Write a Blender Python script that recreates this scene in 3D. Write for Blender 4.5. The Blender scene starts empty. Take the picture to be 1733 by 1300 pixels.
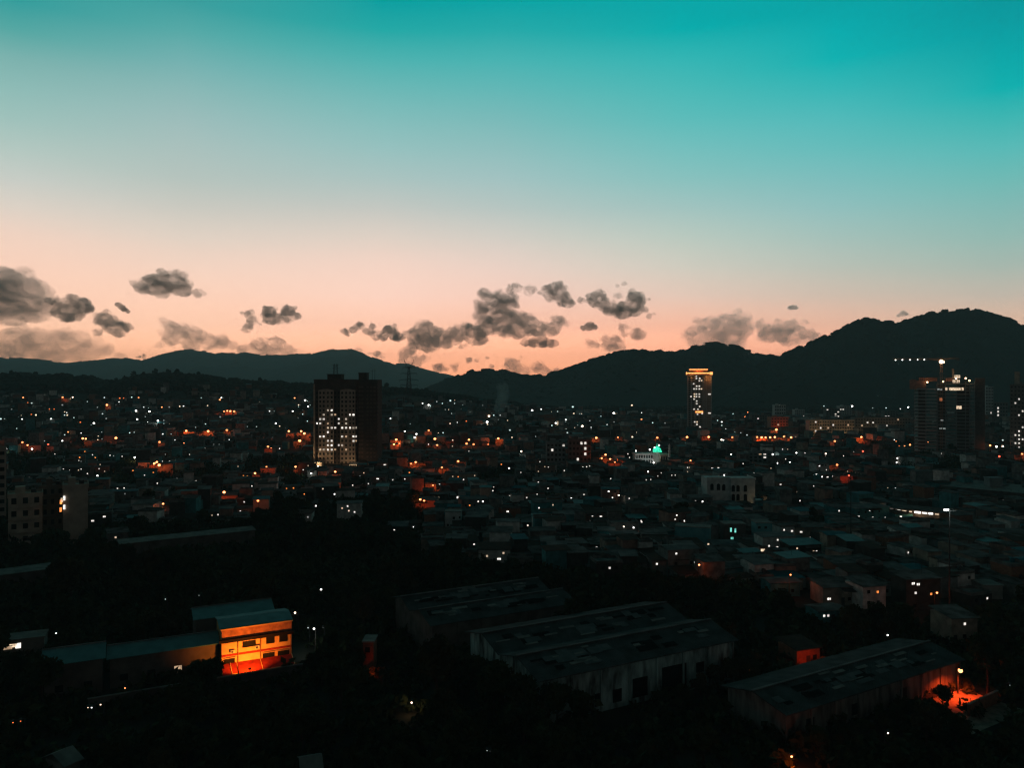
import bpy, math, random
import numpy as np
R = math.radians
random.seed(11); rng = np.random.default_rng(5)
scene = bpy.context.scene
COL = scene.collection

# ------------------------------------------------------------------ camera, sky, exposure
F = 1300.0; CU = 866.5; CV = 650.0; H = 60.0           # focal length in photo pixels, principal point, eye height
cd = bpy.data.cameras.new('camera'); cam = bpy.data.objects.new('camera', cd); COL.objects.link(cam)
cd.sensor_width = 36.0; cd.lens = 36.0 * F / 1733.0; cd.clip_start = 0.5; cd.clip_end = 60000.0
cam.location = (0, 0, H); cam.rotation_euler = (R(90), 0, 0)
scene.camera = cam
scene.view_settings.view_transform = 'Standard'; scene.view_settings.look = 'None'
scene.view_settings.exposure = 0.0; scene.view_settings.gamma = 1.0
scene.cycles.use_denoising = True; scene.cycles.filter_width = 1.3
scene.cycles.max_bounces = 4; scene.cycles.diffuse_bounces = 2; scene.cycles.glossy_bounces = 2
scene.cycles.volume_bounces = 0; scene.cycles.transparent_max_bounces = 8
scene.cycles.volume_step_rate = 1.0; scene.cycles.volume_max_steps = 96
scene.cycles.sample_clamp_indirect = 3.0

HAZE = 1.15e-4; HTOP = 460.0; HBACK = 10300.0
def lin(c):
    return tuple((v/255/12.92 if v/255 <= .04045 else ((v/255+.055)/1.055)**2.4) for v in c)

world = bpy.data.worlds.new('World'); scene.world = world; world.use_nodes = True
nt = world.node_tree; nt.nodes.clear()
def N(t, **k):
    n = nt.nodes.new(t)
    for a, b in k.items(): setattr(n, a, b)
    return n
def math_node(op, a, b=None, c=None, clamp=False):
    n = N('ShaderNodeMath', operation=op, use_clamp=clamp)
    for i, v in enumerate((a, b, c)):
        if v is None: continue
        if isinstance(v, (int, float)): n.inputs[i].default_value = v
        else: nt.links.new(v, n.inputs[i])
    return n.outputs[0]
tc = N('ShaderNodeTexCoord'); sep = N('ShaderNodeSeparateXYZ'); nt.links.new(tc.outputs['Generated'], sep.inputs[0])
el = math_node('MULTIPLY', math_node('ARCSINE', sep.outputs['Z']), 180/math.pi)
az = math_node('MULTIPLY', math_node('ARCTAN2', sep.outputs['X'], sep.outputs['Y']), 180/math.pi)
YS = [0, 50, 100, 150, 200, 250, 300, 350, 400, 450, 500, 550, 600, 645]
SKY = {   # sky colour by compass bearing (degrees from due west) and height
 -32.7: [(52,156,155),(85,166,162),(124,177,173),(142,186,181),(158,192,186),(178,198,191),(198,203,196),(220,208,196),(240,209,191),(249,208,186),(253,206,180),(252,198,166),(252,185,145),(250,172,124)],
 -23.2: [(60,157,157),(86,168,166),(115,176,175),(138,183,181),(156,188,186),(170,192,188),(181,194,188),(202,200,191),(224,208,194),(243,210,191),(252,207,182),(252,199,169),(252,184,146),(250,172,122)],
  -9.5: [(10,158,159),(36,167,165),(78,177,175),(108,183,181),(131,188,186),(150,192,190),(170,194,191),(195,198,192),(222,207,195),(244,211,195),(252,210,191),(252,197,170),(253,180,144),(253,166,122)],
  -0.7: [(8,162,163),(38,168,168),(72,178,177),(98,182,181),(121,185,184),(142,189,188),(161,193,192),(182,196,192),(210,204,195),(233,208,195),(246,204,186),(250,191,164),(253,178,140),(253,164,120)],
  12.3: [(0,164,166),(10,171,171),(52,180,179),(74,184,182),(93,187,185),(116,190,188),(136,192,189),(161,194,190),(186,200,190),(207,202,189),(226,197,180),(243,183,156),(247,170,136),(246,160,122)],
  22.7: [(0,160,163),(0,170,172),(18,176,176),(55,181,181),(82,185,185),(102,187,186),(124,188,187),(144,190,188),(164,191,184),(184,190,179),(206,186,170),(226,177,153),(236,166,136),(236,156,122)],
  32.4: [(0,149,154),(0,157,161),(0,166,167),(18,174,173),(62,180,177),(88,184,181),(110,184,179),(130,183,178),(146,183,175),(166,181,171),(191,179,165),(212,174,150),(226,160,138),(230,150,124)]}
def ramp(a):
    r = N('ShaderNodeValToRGB'); e = r.color_ramp.elements
    st = []
    for y, c in zip(YS, SKY[a]):
        e_ = math.atan((CV-y)/F*math.cos(R(a))); L = min(HBACK, (HTOP-H)/max(math.sin(e_), 1e-3))*1.0   # air the sky is seen through
        T = math.exp(-HAZE*L); st.append((math.degrees(e_)/30.0, tuple(max(0, v-.03*(1-T))/T for v in lin(c))))
    st.sort()
    while len(e) < len(st): e.new(0.5)
    for k, (p, c) in enumerate(st): e[k].position = p; e[k].color = (*c, 1)
    nt.links.new(math_node('DIVIDE', el, 30.0, clamp=True), r.inputs[0])
    return r.outputs[0]
def mixc(f, a, b):
    m = N('ShaderNodeMix', data_type='RGBA')
    nt.links.new(f, m.inputs['Factor'])
    for v, s in ((a, m.inputs[6]), (b, m.inputs[7])):
        if isinstance(v, tuple): s.default_value = v
        else: nt.links.new(v, s)
    return m.outputs[2]
def mrange(v, a, b, c, d, smooth=True):
    m = N('ShaderNodeMapRange', interpolation_type='SMOOTHSTEP' if smooth else 'LINEAR')
    nt.links.new(v, m.inputs['Value'])
    for k, x in zip(('From Min', 'From Max', 'To Min', 'To Max'), (a, b, c, d)): m.inputs[k].default_value = x
    return m.outputs[0]
A4 = sorted(SKY)
glow = ramp(A4[0])
for a0_, a1_ in zip(A4, A4[1:]): glow = mixc(mrange(az, a0_, a1_, 0, 1, False), glow, ramp(a1_))
# the afterglow fills the western sky only: it falls away round to the sides and up to the zenith
fall = math_node('MULTIPLY', mrange(math_node('ABSOLUTE', az), 36, 72, 1, 0), mrange(el, 27, 50, 1, 0))
fall = math_node('MULTIPLY', fall, mrange(el, -2, -0.5, 0, 1))
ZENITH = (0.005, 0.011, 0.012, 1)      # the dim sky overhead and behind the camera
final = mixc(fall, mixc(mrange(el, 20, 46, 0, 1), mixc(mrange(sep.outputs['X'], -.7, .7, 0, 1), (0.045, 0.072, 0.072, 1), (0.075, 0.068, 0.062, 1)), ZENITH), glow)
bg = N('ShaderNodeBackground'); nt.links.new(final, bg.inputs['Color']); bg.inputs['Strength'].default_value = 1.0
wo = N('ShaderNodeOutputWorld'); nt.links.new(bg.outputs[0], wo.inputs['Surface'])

# ------------------------------------------------------------------ helpers
def px(u, y, D, z=None):
    """photo pixel at depth D -> world point"""
    return ((u-CU)*D/F, D, H-(y-CV)*D/F)

def interp(x, tab):
    return np.interp(x, [t[0] for t in tab], [t[1] for t in tab])

_tab = rng.random((64, 64, 64)).astype(np.float32)
def noise(x, y, z=0.0):
    x = np.asarray(x, float); y = np.asarray(y, float); z = np.asarray(z, float)+0*x
    xi, yi, zi = np.floor(x).astype(int), np.floor(y).astype(int), np.floor(z).astype(int)
    fx, fy, fz = x-xi, y-yi, z-zi
    fx, fy, fz = (f*f*(3-2*f) for f in (fx, fy, fz))
    r = 0
    for a in (0, 1):
        for b in (0, 1):
            for c in (0, 1):
                w = (fx if a else 1-fx)*(fy if b else 1-fy)*(fz if c else 1-fz)
                r = r+w*_tab[(xi+a) % 64, (yi+b) % 64, (zi+c) % 64]
    return r*2-1
def fbm(x, y, o=4, z=0.0):
    s = 0; a = 1; f = 1; t = 0
    for k in range(o):
        s = s+a*noise(x*f+k*7.3, y*f+k*3.1, z); t += a; a *= .5; f *= 2.03
    return s/t

MATS = {}
def mat(name, c, rough=.9, c2=None, scale=1.0, bump=0.0, metal=0.0, wave=None, detail=4, stretch=None):
    """procedural surface: two colours mixed by noise, optional corrugation bump"""
    if name in MATS: return MATS[name]
    m = bpy.data.materials.new(name); m.use_nodes = True; t = m.node_tree; n = t.nodes; p = n['Principled BSDF']
    p.inputs['Roughness'].default_value = rough; p.inputs['Metallic'].default_value = metal
    try: p.inputs['Specular IOR Level'].default_value = .02 if rough >= .6 else .25
    except KeyError: pass
    if c2 is None: c2 = tuple(v*.65 for v in c)
    g = n.new('ShaderNodeNewGeometry')
    nz = n.new('ShaderNodeTexNoise'); nz.inputs['Scale'].default_value = scale; nz.inputs['Detail'].default_value = detail
    if stretch:      # rain streaks run down the wall
        ms = n.new('ShaderNodeMapping'); ms.inputs['Scale'].default_value = stretch; t.links.new(g.outputs['Position'], ms.inputs[0]); t.links.new(ms.outputs[0], nz.inputs['Vector'])
    else: t.links.new(g.outputs['Position'], nz.inputs['Vector'])
    r = n.new('ShaderNodeValToRGB'); r.color_ramp.elements[0].position = .35; r.color_ramp.elements[1].position = .65
    r.color_ramp.elements[0].color = (*c2, 1); r.color_ramp.elements[1].color = (*c, 1)
    t.links.new(nz.outputs['Fac'], r.inputs[0]); t.links.new(r.outputs[0], p.inputs['Base Color'])
    if bump or wave:
        b = n.new('ShaderNodeBump'); b.inputs['Strength'].default_value = bump or .5
        b.inputs['Distance'].default_value = .15
        if wave:
            w = n.new('ShaderNodeTexWave'); w.inputs['Scale'].default_value = wave; w.inputs['Distortion'].default_value = .3
            mp = n.new('ShaderNodeMapping'); mp.inputs['Rotation'].default_value = (0, 0, R(28))
            t.links.new(g.outputs['Position'], mp.inputs[0]); t.links.new(mp.outputs[0], w.inputs['Vector'])
            t.links.new(w.outputs['Fac'], b.inputs['Height'])
        else: t.links.new(nz.outputs['Fac'], b.inputs['Height'])
        t.links.new(b.outputs[0], p.inputs['Normal'])
    MATS[name] = m; return m
def glowmat(name, c, s):
    if name in MATS: return MATS[name]
    m = bpy.data.materials.new(name); m.use_nodes = True; t = m.node_tree; t.nodes.clear()
    e = t.nodes.new('ShaderNodeEmission'); e.inputs['Color'].default_value = (*c, 1); e.inputs['Strength'].default_value = s
    g = t.nodes.new('ShaderNodeNewGeometry'); nz = t.nodes.new('ShaderNodeTexNoise'); nz.inputs['Scale'].default_value = .9
    t.links.new(g.outputs['Position'], nz.inputs['Vector'])
    mu = t.nodes.new('ShaderNodeMapRange'); mu.inputs['From Min'].default_value = .3; mu.inputs['From Max'].default_value = .7
    mu.inputs['To Min'].default_value = s*.45; mu.inputs['To Max'].default_value = s*1.3
    t.links.new(nz.outputs['Fac'], mu.inputs['Value']); t.links.new(mu.outputs[0], e.inputs['Strength'])
    o = t.nodes.new('ShaderNodeOutputMaterial'); t.links.new(e.outputs[0], o.inputs['Surface'])
    try: m.cycles.emission_sampling = 'NONE'
    except Exception: pass
    MATS[name] = m; return m

class MB:
    """collects geometry for ONE mesh object"""
    def __init__(s): s.v = []; s.f = []; s.m = []
    def add(s, vs, fs, mi=0):
        b = len(s.v); s.v.extend([tuple(v) for v in vs]); s.f.extend([tuple(i+b for i in f) for f in fs]); s.m.extend([mi]*len(fs))
    def box(s, x0, x1, y0, y1, z0, z1, mi=0, rot=0, c=(0, 0)):
        vs = [(x0,y0,z0),(x1,y0,z0),(x1,y1,z0),(x0,y1,z0),(x0,y0,z1),(x1,y0,z1),(x1,y1,z1),(x0,y1,z1)]
        if rot:
            ca, sa = math.cos(rot), math.sin(rot)
            vs = [(c[0]+(x-c[0])*ca-(y-c[1])*sa, c[1]+(x-c[0])*sa+(y-c[1])*ca, z) for x, y, z in vs]
        s.add(vs, [(0,3,2,1),(4,5,6,7),(0,1,5,4),(1,2,6,5),(2,3,7,6),(3,0,4,7)], mi)
    def hexa(s, b, t, mi=0):
        """bottom quad b, top quad t"""
        s.add(list(b)+list(t), [(0,3,2,1),(4,5,6,7),(0,1,5,4),(1,2,6,5),(2,3,7,6),(3,0,4,7)], mi)
    def tube(s, p, q, r, r2=None, n=6, mi=0):
        p, q = np.array(p, float), np.array(q, float); r2 = r if r2 is None else r2
        d = q-p; L = np.linalg.norm(d); d = d/max(L, 1e-9)
        a = np.cross(d, (0, 0, 1) if abs(d[2]) < .9 else (1, 0, 0)); a /= np.linalg.norm(a); b = np.cross(d, a)
        vs = []
        for c, rr in ((p, r), (q, r2)):
            for k in range(n):
                t = 2*math.pi*k/n; vs.append(c+(a*math.cos(t)+b*math.sin(t))*rr)
        fs = [(k, (k+1) % n, n+(k+1) % n, n+k) for k in range(n)]+[tuple(range(n))[::-1], tuple(range(n, 2*n))]
        s.add(vs, fs, mi)
    def lathe(s, prof, n=16, c=(0, 0, 0), mi=0):
        vs = [(c[0]+r*math.cos(2*math.pi*k/n), c[1]+r*math.sin(2*math.pi*k/n), c[2]+z) for r, z in prof for k in range(n)]
        fs = [(i*n+k, i*n+(k+1) % n, (i+1)*n+(k+1) % n, (i+1)*n+k) for i in range(len(prof)-1) for k in range(n)]
        fs += [tuple(range(n))[::-1], tuple((len(prof)-1)*n+k for k in range(n))]
        s.add(vs, fs, mi)
    def ball(s, c, r, n=8, mi=0):
        s.lathe([(r*math.sin(math.pi*k/6)+1e-3, -r*math.cos(math.pi*k/6)) for k in range(7)], n, c, mi)
    def mesh(s, name, mats):
        me = bpy.data.meshes.new(name); me.from_pydata(s.v, [], s.f)
        for m in (mats if isinstance(mats, (list, tuple)) else [mats]): me.materials.append(m)
        if any(s.m): me.polygons.foreach_set('material_index', s.m)
        me.update(); return me
    def obj(s, name, mats, parent=None):
        return link(name, s.mesh(name, mats), parent)
def link(name, me, parent=None):
    o = bpy.data.objects.new(name, me); COL.objects.link(o)
    if parent is not None: o.parent = parent
    return o
def npmesh(name, v, f, mats, smooth=False):
    me = bpy.data.meshes.new(name)
    v = np.asarray(v, np.float32); f = np.asarray(f, np.int32); k = f.shape[1]
    me.vertices.add(len(v)); me.vertices.foreach_set('co', v.ravel())
    me.loops.add(f.size); me.loops.foreach_set('vertex_index', f.ravel())
    me.polygons.add(len(f)); me.polygons.foreach_set('loop_start', np.arange(0, f.size, k, dtype=np.int32))
    for m in (mats if isinstance(mats, (list, tuple)) else [mats]): me.materials.append(m)
    if smooth: me.polygons.foreach_set('use_smooth', np.ones(len(f), bool))
    me.update(calc_edges=True); me.validate(); return me
def local(x, y, rz, lx, ly):
    return x+lx*math.cos(rz)-ly*math.sin(rz), y+lx*math.sin(rz)+ly*math.cos(rz)
def tag(o, label=None, cat=None, group=None, kind=None):
    for k, v in (('label', label), ('category', cat), ('group', group), ('kind', kind)):
        if v: o[k] = v
    return o
def thing(name, loc, label, cat, group=None, rz=0):
    o = bpy.data.objects.new(name, None); COL.objects.link(o); o.location = loc; o.rotation_euler = (0, 0, rz)
    o.empty_display_size = .5
    return tag(o, label, cat, group)
def dup(root, loc, rz=0, sc=None):
    r = root.copy(); COL.objects.link(r); r.location = loc; r.rotation_euler = (0, 0, rz)
    if sc: r.scale = sc
    for ch in root.children:
        c = ch.copy(); COL.objects.link(c); c.parent = r
        for g in ch.children:
            d = g.copy(); COL.objects.link(d); d.parent = c
    return r
def lamp_light(parent, loc, color, power, size=.25):
    l = bpy.data.lights.new('lamp_light', 'POINT'); l.color = color; l.energy = power; l.shadow_soft_size = size
    o = bpy.data.objects.new('lamp_light', l); COL.objects.link(o); o.parent = parent; o.location = loc
    return o
SODIUM = (1.0, .11, .012); AMBER = (1.0, .34, .08); REDDISH = (1.0, .07, .01); WARM = (1.0, .62, .32); COOL = (.85, 1.0, .95); GREENL = (.1, 1.0, .5)

# ------------------------------------------------------------------ terrain
CREST = [(-900,642),(-400,640),(0,640),(100,640),(150,644),(185,651),(205,649),(235,641),(285,636),(330,641),(400,648),(530,656),(640,661),(690,665),(760,673),(870,690),(960,698),(1150,705.7),(2600,705.7)]
def sstep(t):
    t = np.clip(t, 0, 1); return t*t*(3-2*t)
def ground(x, D):
    x = np.asarray(x, float); D = np.asarray(D, float)
    u = CU+x/np.maximum(D, 60)*F
    zc = 60+(650-interp(u, CREST))*1400/F
    up = np.clip((D-640)/(1400-640), 0, 1); up = .5*up+.5*sstep(up)
    dn = 1-.8*sstep((D-1420)/500)
    z = zc*up*dn
    return z+fbm(x/90, D/90, 3)*1.6*np.clip((D-250)/300, 0, 1)+fbm(x/25, D/25, 2)*.35
def gz(x, D): return float(ground(x, D))
def base_at(u, y, h=0.0, d0=95., d1=1900.):
    """depth at which a point h above the ground shows at photo pixel (u, y)"""
    Ds = np.linspace(d0, d1, 1500); x = (u-CU)*Ds/F
    yy = CV+(H-ground(x, Ds)-h)*F/Ds
    k = np.nonzero(yy <= y)[0]
    if len(k) == 0: return d1
    return float(Ds[k[0]])

M_EARTH = mat('dark_earth', (.04,.038,.03), .95, (.025,.025,.02), .08, .4)
tt = np.linspace(-1.9, 1.9, 300); dd = np.concatenate([np.linspace(8, 60, 8)[:-1], np.geomspace(60, 10200, 260)])
Dg, Tg = np.meshgrid(dd, tt, indexing='ij'); Xg = Tg*Dg
Zg = ground(Xg, Dg)
nv = np.stack([Xg, Dg, Zg], -1).reshape(-1, 3); n1 = len(tt)
ii, jj = np.meshgrid(np.arange(len(dd)-1), np.arange(n1-1), indexing='ij'); a = (ii*n1+jj).ravel()
o = link('ground', npmesh('ground', nv, np.stack([a, a+1, a+n1+1, a+n1], 1), M_EARTH, True)); tag(o, kind='structure')

# ------------------------------------------------------------------ hills and their woods
M_FOREST = mat('forest_slope', (.035,.048,.038), 1, (.024,.035,.028), .02, .6)
M_WOODS = mat('woods_foliage', (.03,.045,.032), 1, (.018,.028,.02), .1)
def ico():
    p = (1+5**.5)/2
    v = np.array([(-1,p,0),(1,p,0),(-1,-p,0),(1,-p,0),(0,-1,p),(0,1,p),(0,-1,-p),(0,1,-p),(p,0,-1),(p,0,1),(-p,0,-1),(-p,0,1)], float)
    f = np.array([(0,11,5),(0,5,1),(0,1,7),(0,7,10),(0,10,11),(1,5,9),(5,11,4),(11,10,2),(10,7,6),(7,1,8),(3,9,4),(3,4,2),(3,2,6),(3,6,8),(3,8,9),(4,9,5),(2,4,11),(6,2,10),(8,6,7),(9,8,1)])
    return v/np.linalg.norm(v, axis=1)[:, None], f
IV, IF = ico()
def blobs(P, Rr, sq=.8):
    n = len(P); jit = 1+.45*(rng.random((n, 12, 1))-.5)*2
    v = P[:, None, :]+IV[None]*jit*Rr[:, None, None]*np.array([1, 1, sq])
    f = IF[None]+(np.arange(n)*12)[:, None, None]
    return v.reshape(-1, 3), f.reshape(-1, 3)
def make_hill(prof, Dc, Df, Db, u0, u1, step, trees, rad, amp, seed):
    us = np.arange(u0, u1+1, step); Ds = np.concatenate([np.linspace(Df, Dc, 90), np.linspace(Dc, Db, 40)[1:]])
    Dm, Um = np.meshgrid(Ds, us, indexing='ij'); X = (Um-CU)*Dm/F
    def hz(U, D):
        Xc = (U-CU)*D/F
        zc = 60+(650-interp(U, prof))*Dc/F
        t = np.where(D < Dc, (D-Df)/(Dc-Df), (Db-D)/(Db-Dc)); t = np.clip(t, 0, 1)
        # spurs and gullies run down the slope, none at the crest itself
        sp = fbm(Xc/260+seed, D/700+seed, 4)
        t2 = np.clip(t+sp*.22*np.sin(np.pi*t), 0, 1)
        return -8+(zc+8)*(0.35*t2+.65*np.sin(t2*np.pi/2)**1.35)+fbm(Xc/35, D/35, 3)*amp*.6*np.sin(np.pi*np.clip(t, 0, 1)*.9+.1)
    Z = hz(Um, Dm)
    v = np.stack([X, Dm, Z], -1).reshape(-1, 3); n = len(us)
    ii, jj = np.meshgrid(np.arange(len(Ds)-1), np.arange(n-1), indexing='ij'); a = (ii*n+jj).ravel()
    o = link('hills', npmesh('hills', v, np.stack([a, a+1, a+n+1, a+n], 1), M_FOREST, True)); tag(o, kind='structure')
    trees *= 4; U = rng.uniform(u0, u1, trees); back = rng.random(trees) < .45
    D = np.where(back, Dc+rng.normal(0, 25, trees), Dc-np.abs(rng.normal(0, (Dc-Df)*.33, trees)))
    D = np.clip(D, Df+20, Dc+60)
    clump = noise(U/14+seed, U*0+3.3)
    keep = (clump > -.35) | ~back; U, D, back = U[keep], D[keep], back[keep]
    rr = rng.uniform(.55, 1.15, len(U))*rad*(1+.35*noise(U/9, U*0+9.1+seed))
    rr = np.where(back, rr*.85, rr*.8); P = np.stack([(U-CU)*D/F, D, hz(U, D)+np.where(back, rr*.75, -rr*.15)], -1)
    fv, ff = blobs(P, rr)
    w = link('forest', npmesh('forest', fv, ff, M_WOODS)); tag(w, kind='stuff')
RANGE_FAR = [(-900,640),(-300,612),(0,607),(30,607),(60,609),(85,612),(110,616),(140,613),(165,611),(190,608),(212,607),(240,612),(258,606),(275,601),(300,595),(322,593),(345,595),(365,599),(395,599),(415,598),(440,602),(470,603),(500,601),(530,600),(548,596),(560,592.5),(580,591.5),(597,592),(608,597),(625,604),(645,611),(655,615),(672,617),(690,617),(705,622),(725,628),(745,633),(770,639),(820,655),(900,672),(1100,680)]
RANGE_MID = [(600,680),(680,671),(720,662),(745,650),(765,642),(785,634),(800,630),(830,627),(850,628),(865,632),(880,637),(900,638),(920,637.5),(935,633),(955,627),(980,618),(1005,609),(1025,604),(1035,599),(1050,596),(1075,595.5),(1100,597),(1120,597),(1135,600),(1155,596),(1170,589),(1190,584.5),(1210,583.5),(1230,585),(1250,590),(1265,597),(1280,601),(1300,604),(1325,606),(1400,622),(1500,640),(1700,660)]
RANGE_NEAR = [(1180,684),(1230,650),(1280,622),(1322,603),(1345,594),(1365,585),(1390,574),(1415,563),(1440,549),(1452,543),(1468,541),(1482,541.5),(1490,546),(1510,547),(1530,545),(1550,540),(1570,533),(1590,529),(1620,527),(1645,525.5),(1660,528),(1680,533),(1705,540),(1733,553),(1780,575),(1850,605),(1950,630),(2150,650),(2500,660)]
make_hill(RANGE_FAR, 8400, 5000, 10000, -700, 1100, 2.5, 2600, 10, 14, 3.3)
make_hill(RANGE_MID, 2900, 1950, 3700, 600, 1700, 2, 3600, 7, 8, 8.1)
make_hill(RANGE_NEAR, 2500, 1820, 3500, 1180, 2500, 2, 4200, 6, 7, 14.7)

# ------------------------------------------------------------------ shared materials
M_CONC = mat('old_concrete', (.22,.21,.19), .9, (.13,.125,.115), .4, .3)
M_DCONC = mat('dark_concrete', (.13,.115,.105), .9, (.08,.072,.066), .4, .3)
M_CREAM = mat('cream_plaster', (.42,.36,.29), .9, (.28,.24,.19), .3)
M_BROWN = mat('brown_plaster', (.16,.115,.09), .9, (.11,.08,.065), .3)
M_WHITE = mat('white_plaster', (.55,.56,.54), .85, (.38,.39,.38), .5)
M_TEALW = mat('teal_plaster', (.10,.30,.32), .85, (.07,.22,.24), .5)
M_PINKW = mat('pink_plaster', (.42,.24,.18), .9, (.3,.17,.13), .5)
M_BRICK = mat('brick', (.24,.11,.07), .95, (.16,.08,.055), 1.5, .4)
M_TINROOF = mat('tin_roof', (.13,.128,.124), .9, (.045,.038,.034), .35, .6, wave=1.6)
M_RUST = mat('rusty_roof', (.065,.04,.028), .9, (.035,.027,.023), .5, .6, wave=1.6)
M_ASB = mat('asbestos_roof', (.17,.172,.165), .95, (.08,.083,.083), .25, .6, wave=1.2)
M_TEALR = mat('teal_roof', (.12,.30,.31), .7, (.09,.22,.23), .4, .6, wave=1.2)
M_TARP = mat('blue_tarp', (.02,.13,.15), .8, (.014,.09,.11), .6, .5)
M_GLASS = mat('dark_glass', (.012,.013,.015), .6, (.008,.009,.01), 1)
M_STEEL = mat('galvanised_steel', (.2,.2,.2), .6, (.12,.12,.12), 2, metal=.3)
M_DSTEEL = mat('dark_steel', (.06,.06,.06), .6, (.04,.04,.04), 2)
M_TRUNK = mat('tree_bark', (.06,.045,.035), 1, (.035,.028,.022), 3)
M_LEAF = mat('tree_foliage', (.05,.065,.03), .9, (.025,.035,.018), .35)
M_LEAF2 = mat('olive_foliage', (.065,.06,.03), .9, (.03,.035,.02), .35)
G_W = glowmat('white_window_glow', (1, .93, .84), 1.7); G_W3 = glowmat('flat_window_glow', (1, .92, .82), .95); G_W4 = glowmat('curtained_window_glow', (1, .84, .66), .55)
G_W2 = glowmat('warm_window_glow', (1, .74, .5), 1.0)
G_W2D = glowmat('soft_window_glow', (1, .66, .4), .6)
G_WB = glowmat('bright_window_glow', (1, .97, .92), 5)
G_DIM = glowmat('dim_window_glow', (.8, .9, .85), .35)
G_O = glowmat('orange_window_glow', (1, .28, .06), 2.0)
G_T = glowmat('teal_window_glow', (.25, .95, .8), .9)
G_BULB = glowmat('white_lamp_glow', (1, .97, .9), 9)
G_SOD = glowmat('sodium_lamp_glow', (1, .30, .10), 7)
G_RED = glowmat('red_lamp_glow', (1, .10, .05), 5)
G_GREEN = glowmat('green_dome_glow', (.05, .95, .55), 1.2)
G_NEON = glowmat('amber_neon_glow', (1, .33, .09), 3)

# ------------------------------------------------------------------ bookkeeping for placement
FOOT = []          # (x, y, radius) of footprints already taken
TARGETS = []       # (u, y, D) of lit things that must stay in view
def free(x, y, r):
    for a, b, c in FOOT:
        if (a-x)**2+(b-y)**2 < (c+r)**2: return False
    return True
PENDING = []       # (object, stem, u, y, cat, group): labels are written once every neighbour is known
MARKS = [(-60,'frame edge'),(75,'slab flats'),(226,'palms'),(430,'amber-lit house'),(580,'twin tower'),(692,'pylon'),(765,'white cube house'),(850,'smoke plume'),(965,'lit teal flats'),(1113,'green dome'),(1185,'neon tower'),(1238,'arched hall'),(1320,'beige block'),(1455,'long flats'),(1600,'crane'),(1690,'water tank'),(1790,'frame edge')]
def pend(o, stem, u, y, cat, group): PENDING.append((o, stem, u, y, cat, group)); o['category'] = cat; o['group'] = group
ORD = ['', 'second ', 'third ', 'fourth ', 'fifth ', 'sixth ', 'seventh ', 'eighth ', 'ninth ', 'tenth ']
CNT = ['zero','one','two','three','four','five','six','seven','eight','nine','ten','eleven','twelve']
def o_is_tree(it): return it[4] == 'tree'
def write_labels():
    buckets = {}
    for it in PENDING:
        o, stem, u, y, cat, group = it
        k = max(i for i in range(len(MARKS)) if MARKS[i][0] <= max(u, -60)) if u < 1790 else len(MARKS)-2
        k = min(k, len(MARKS)-2)
        A, B = MARKS[k][1], MARKS[k+1][1]
        buckets.setdefault((stem, A, B), []).append(it)
    for (stem, A, B), L in buckets.items():
        L.sort(key=lambda t: t[3]); n = len(L)
        for i, it in enumerate(L):
            s = f'{stem} between {A} and {B}'
            if n > 1:
                if i < (n+1)//2 and i < 10: s += f', {ORD[i]}highest'
                elif n-1-i < 10: s += f', {ORD[n-1-i]}lowest'
                else: s += ', amid the row'
            w = s.split()
            if len(w) > 16 and o_is_tree(it): s = s.replace(' in the dark belt', '').replace(' among the roofs', '')
            elif len(w) > 16: s = s.replace(' lit windows', ' lights').replace('-roofed house', ' house').replace('low ', '', 1).replace(' with one lit window', '')
            while len(s.split()) > 16: s = s.split(' ', 1)[1]
            it[0]['label'] = s

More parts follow.
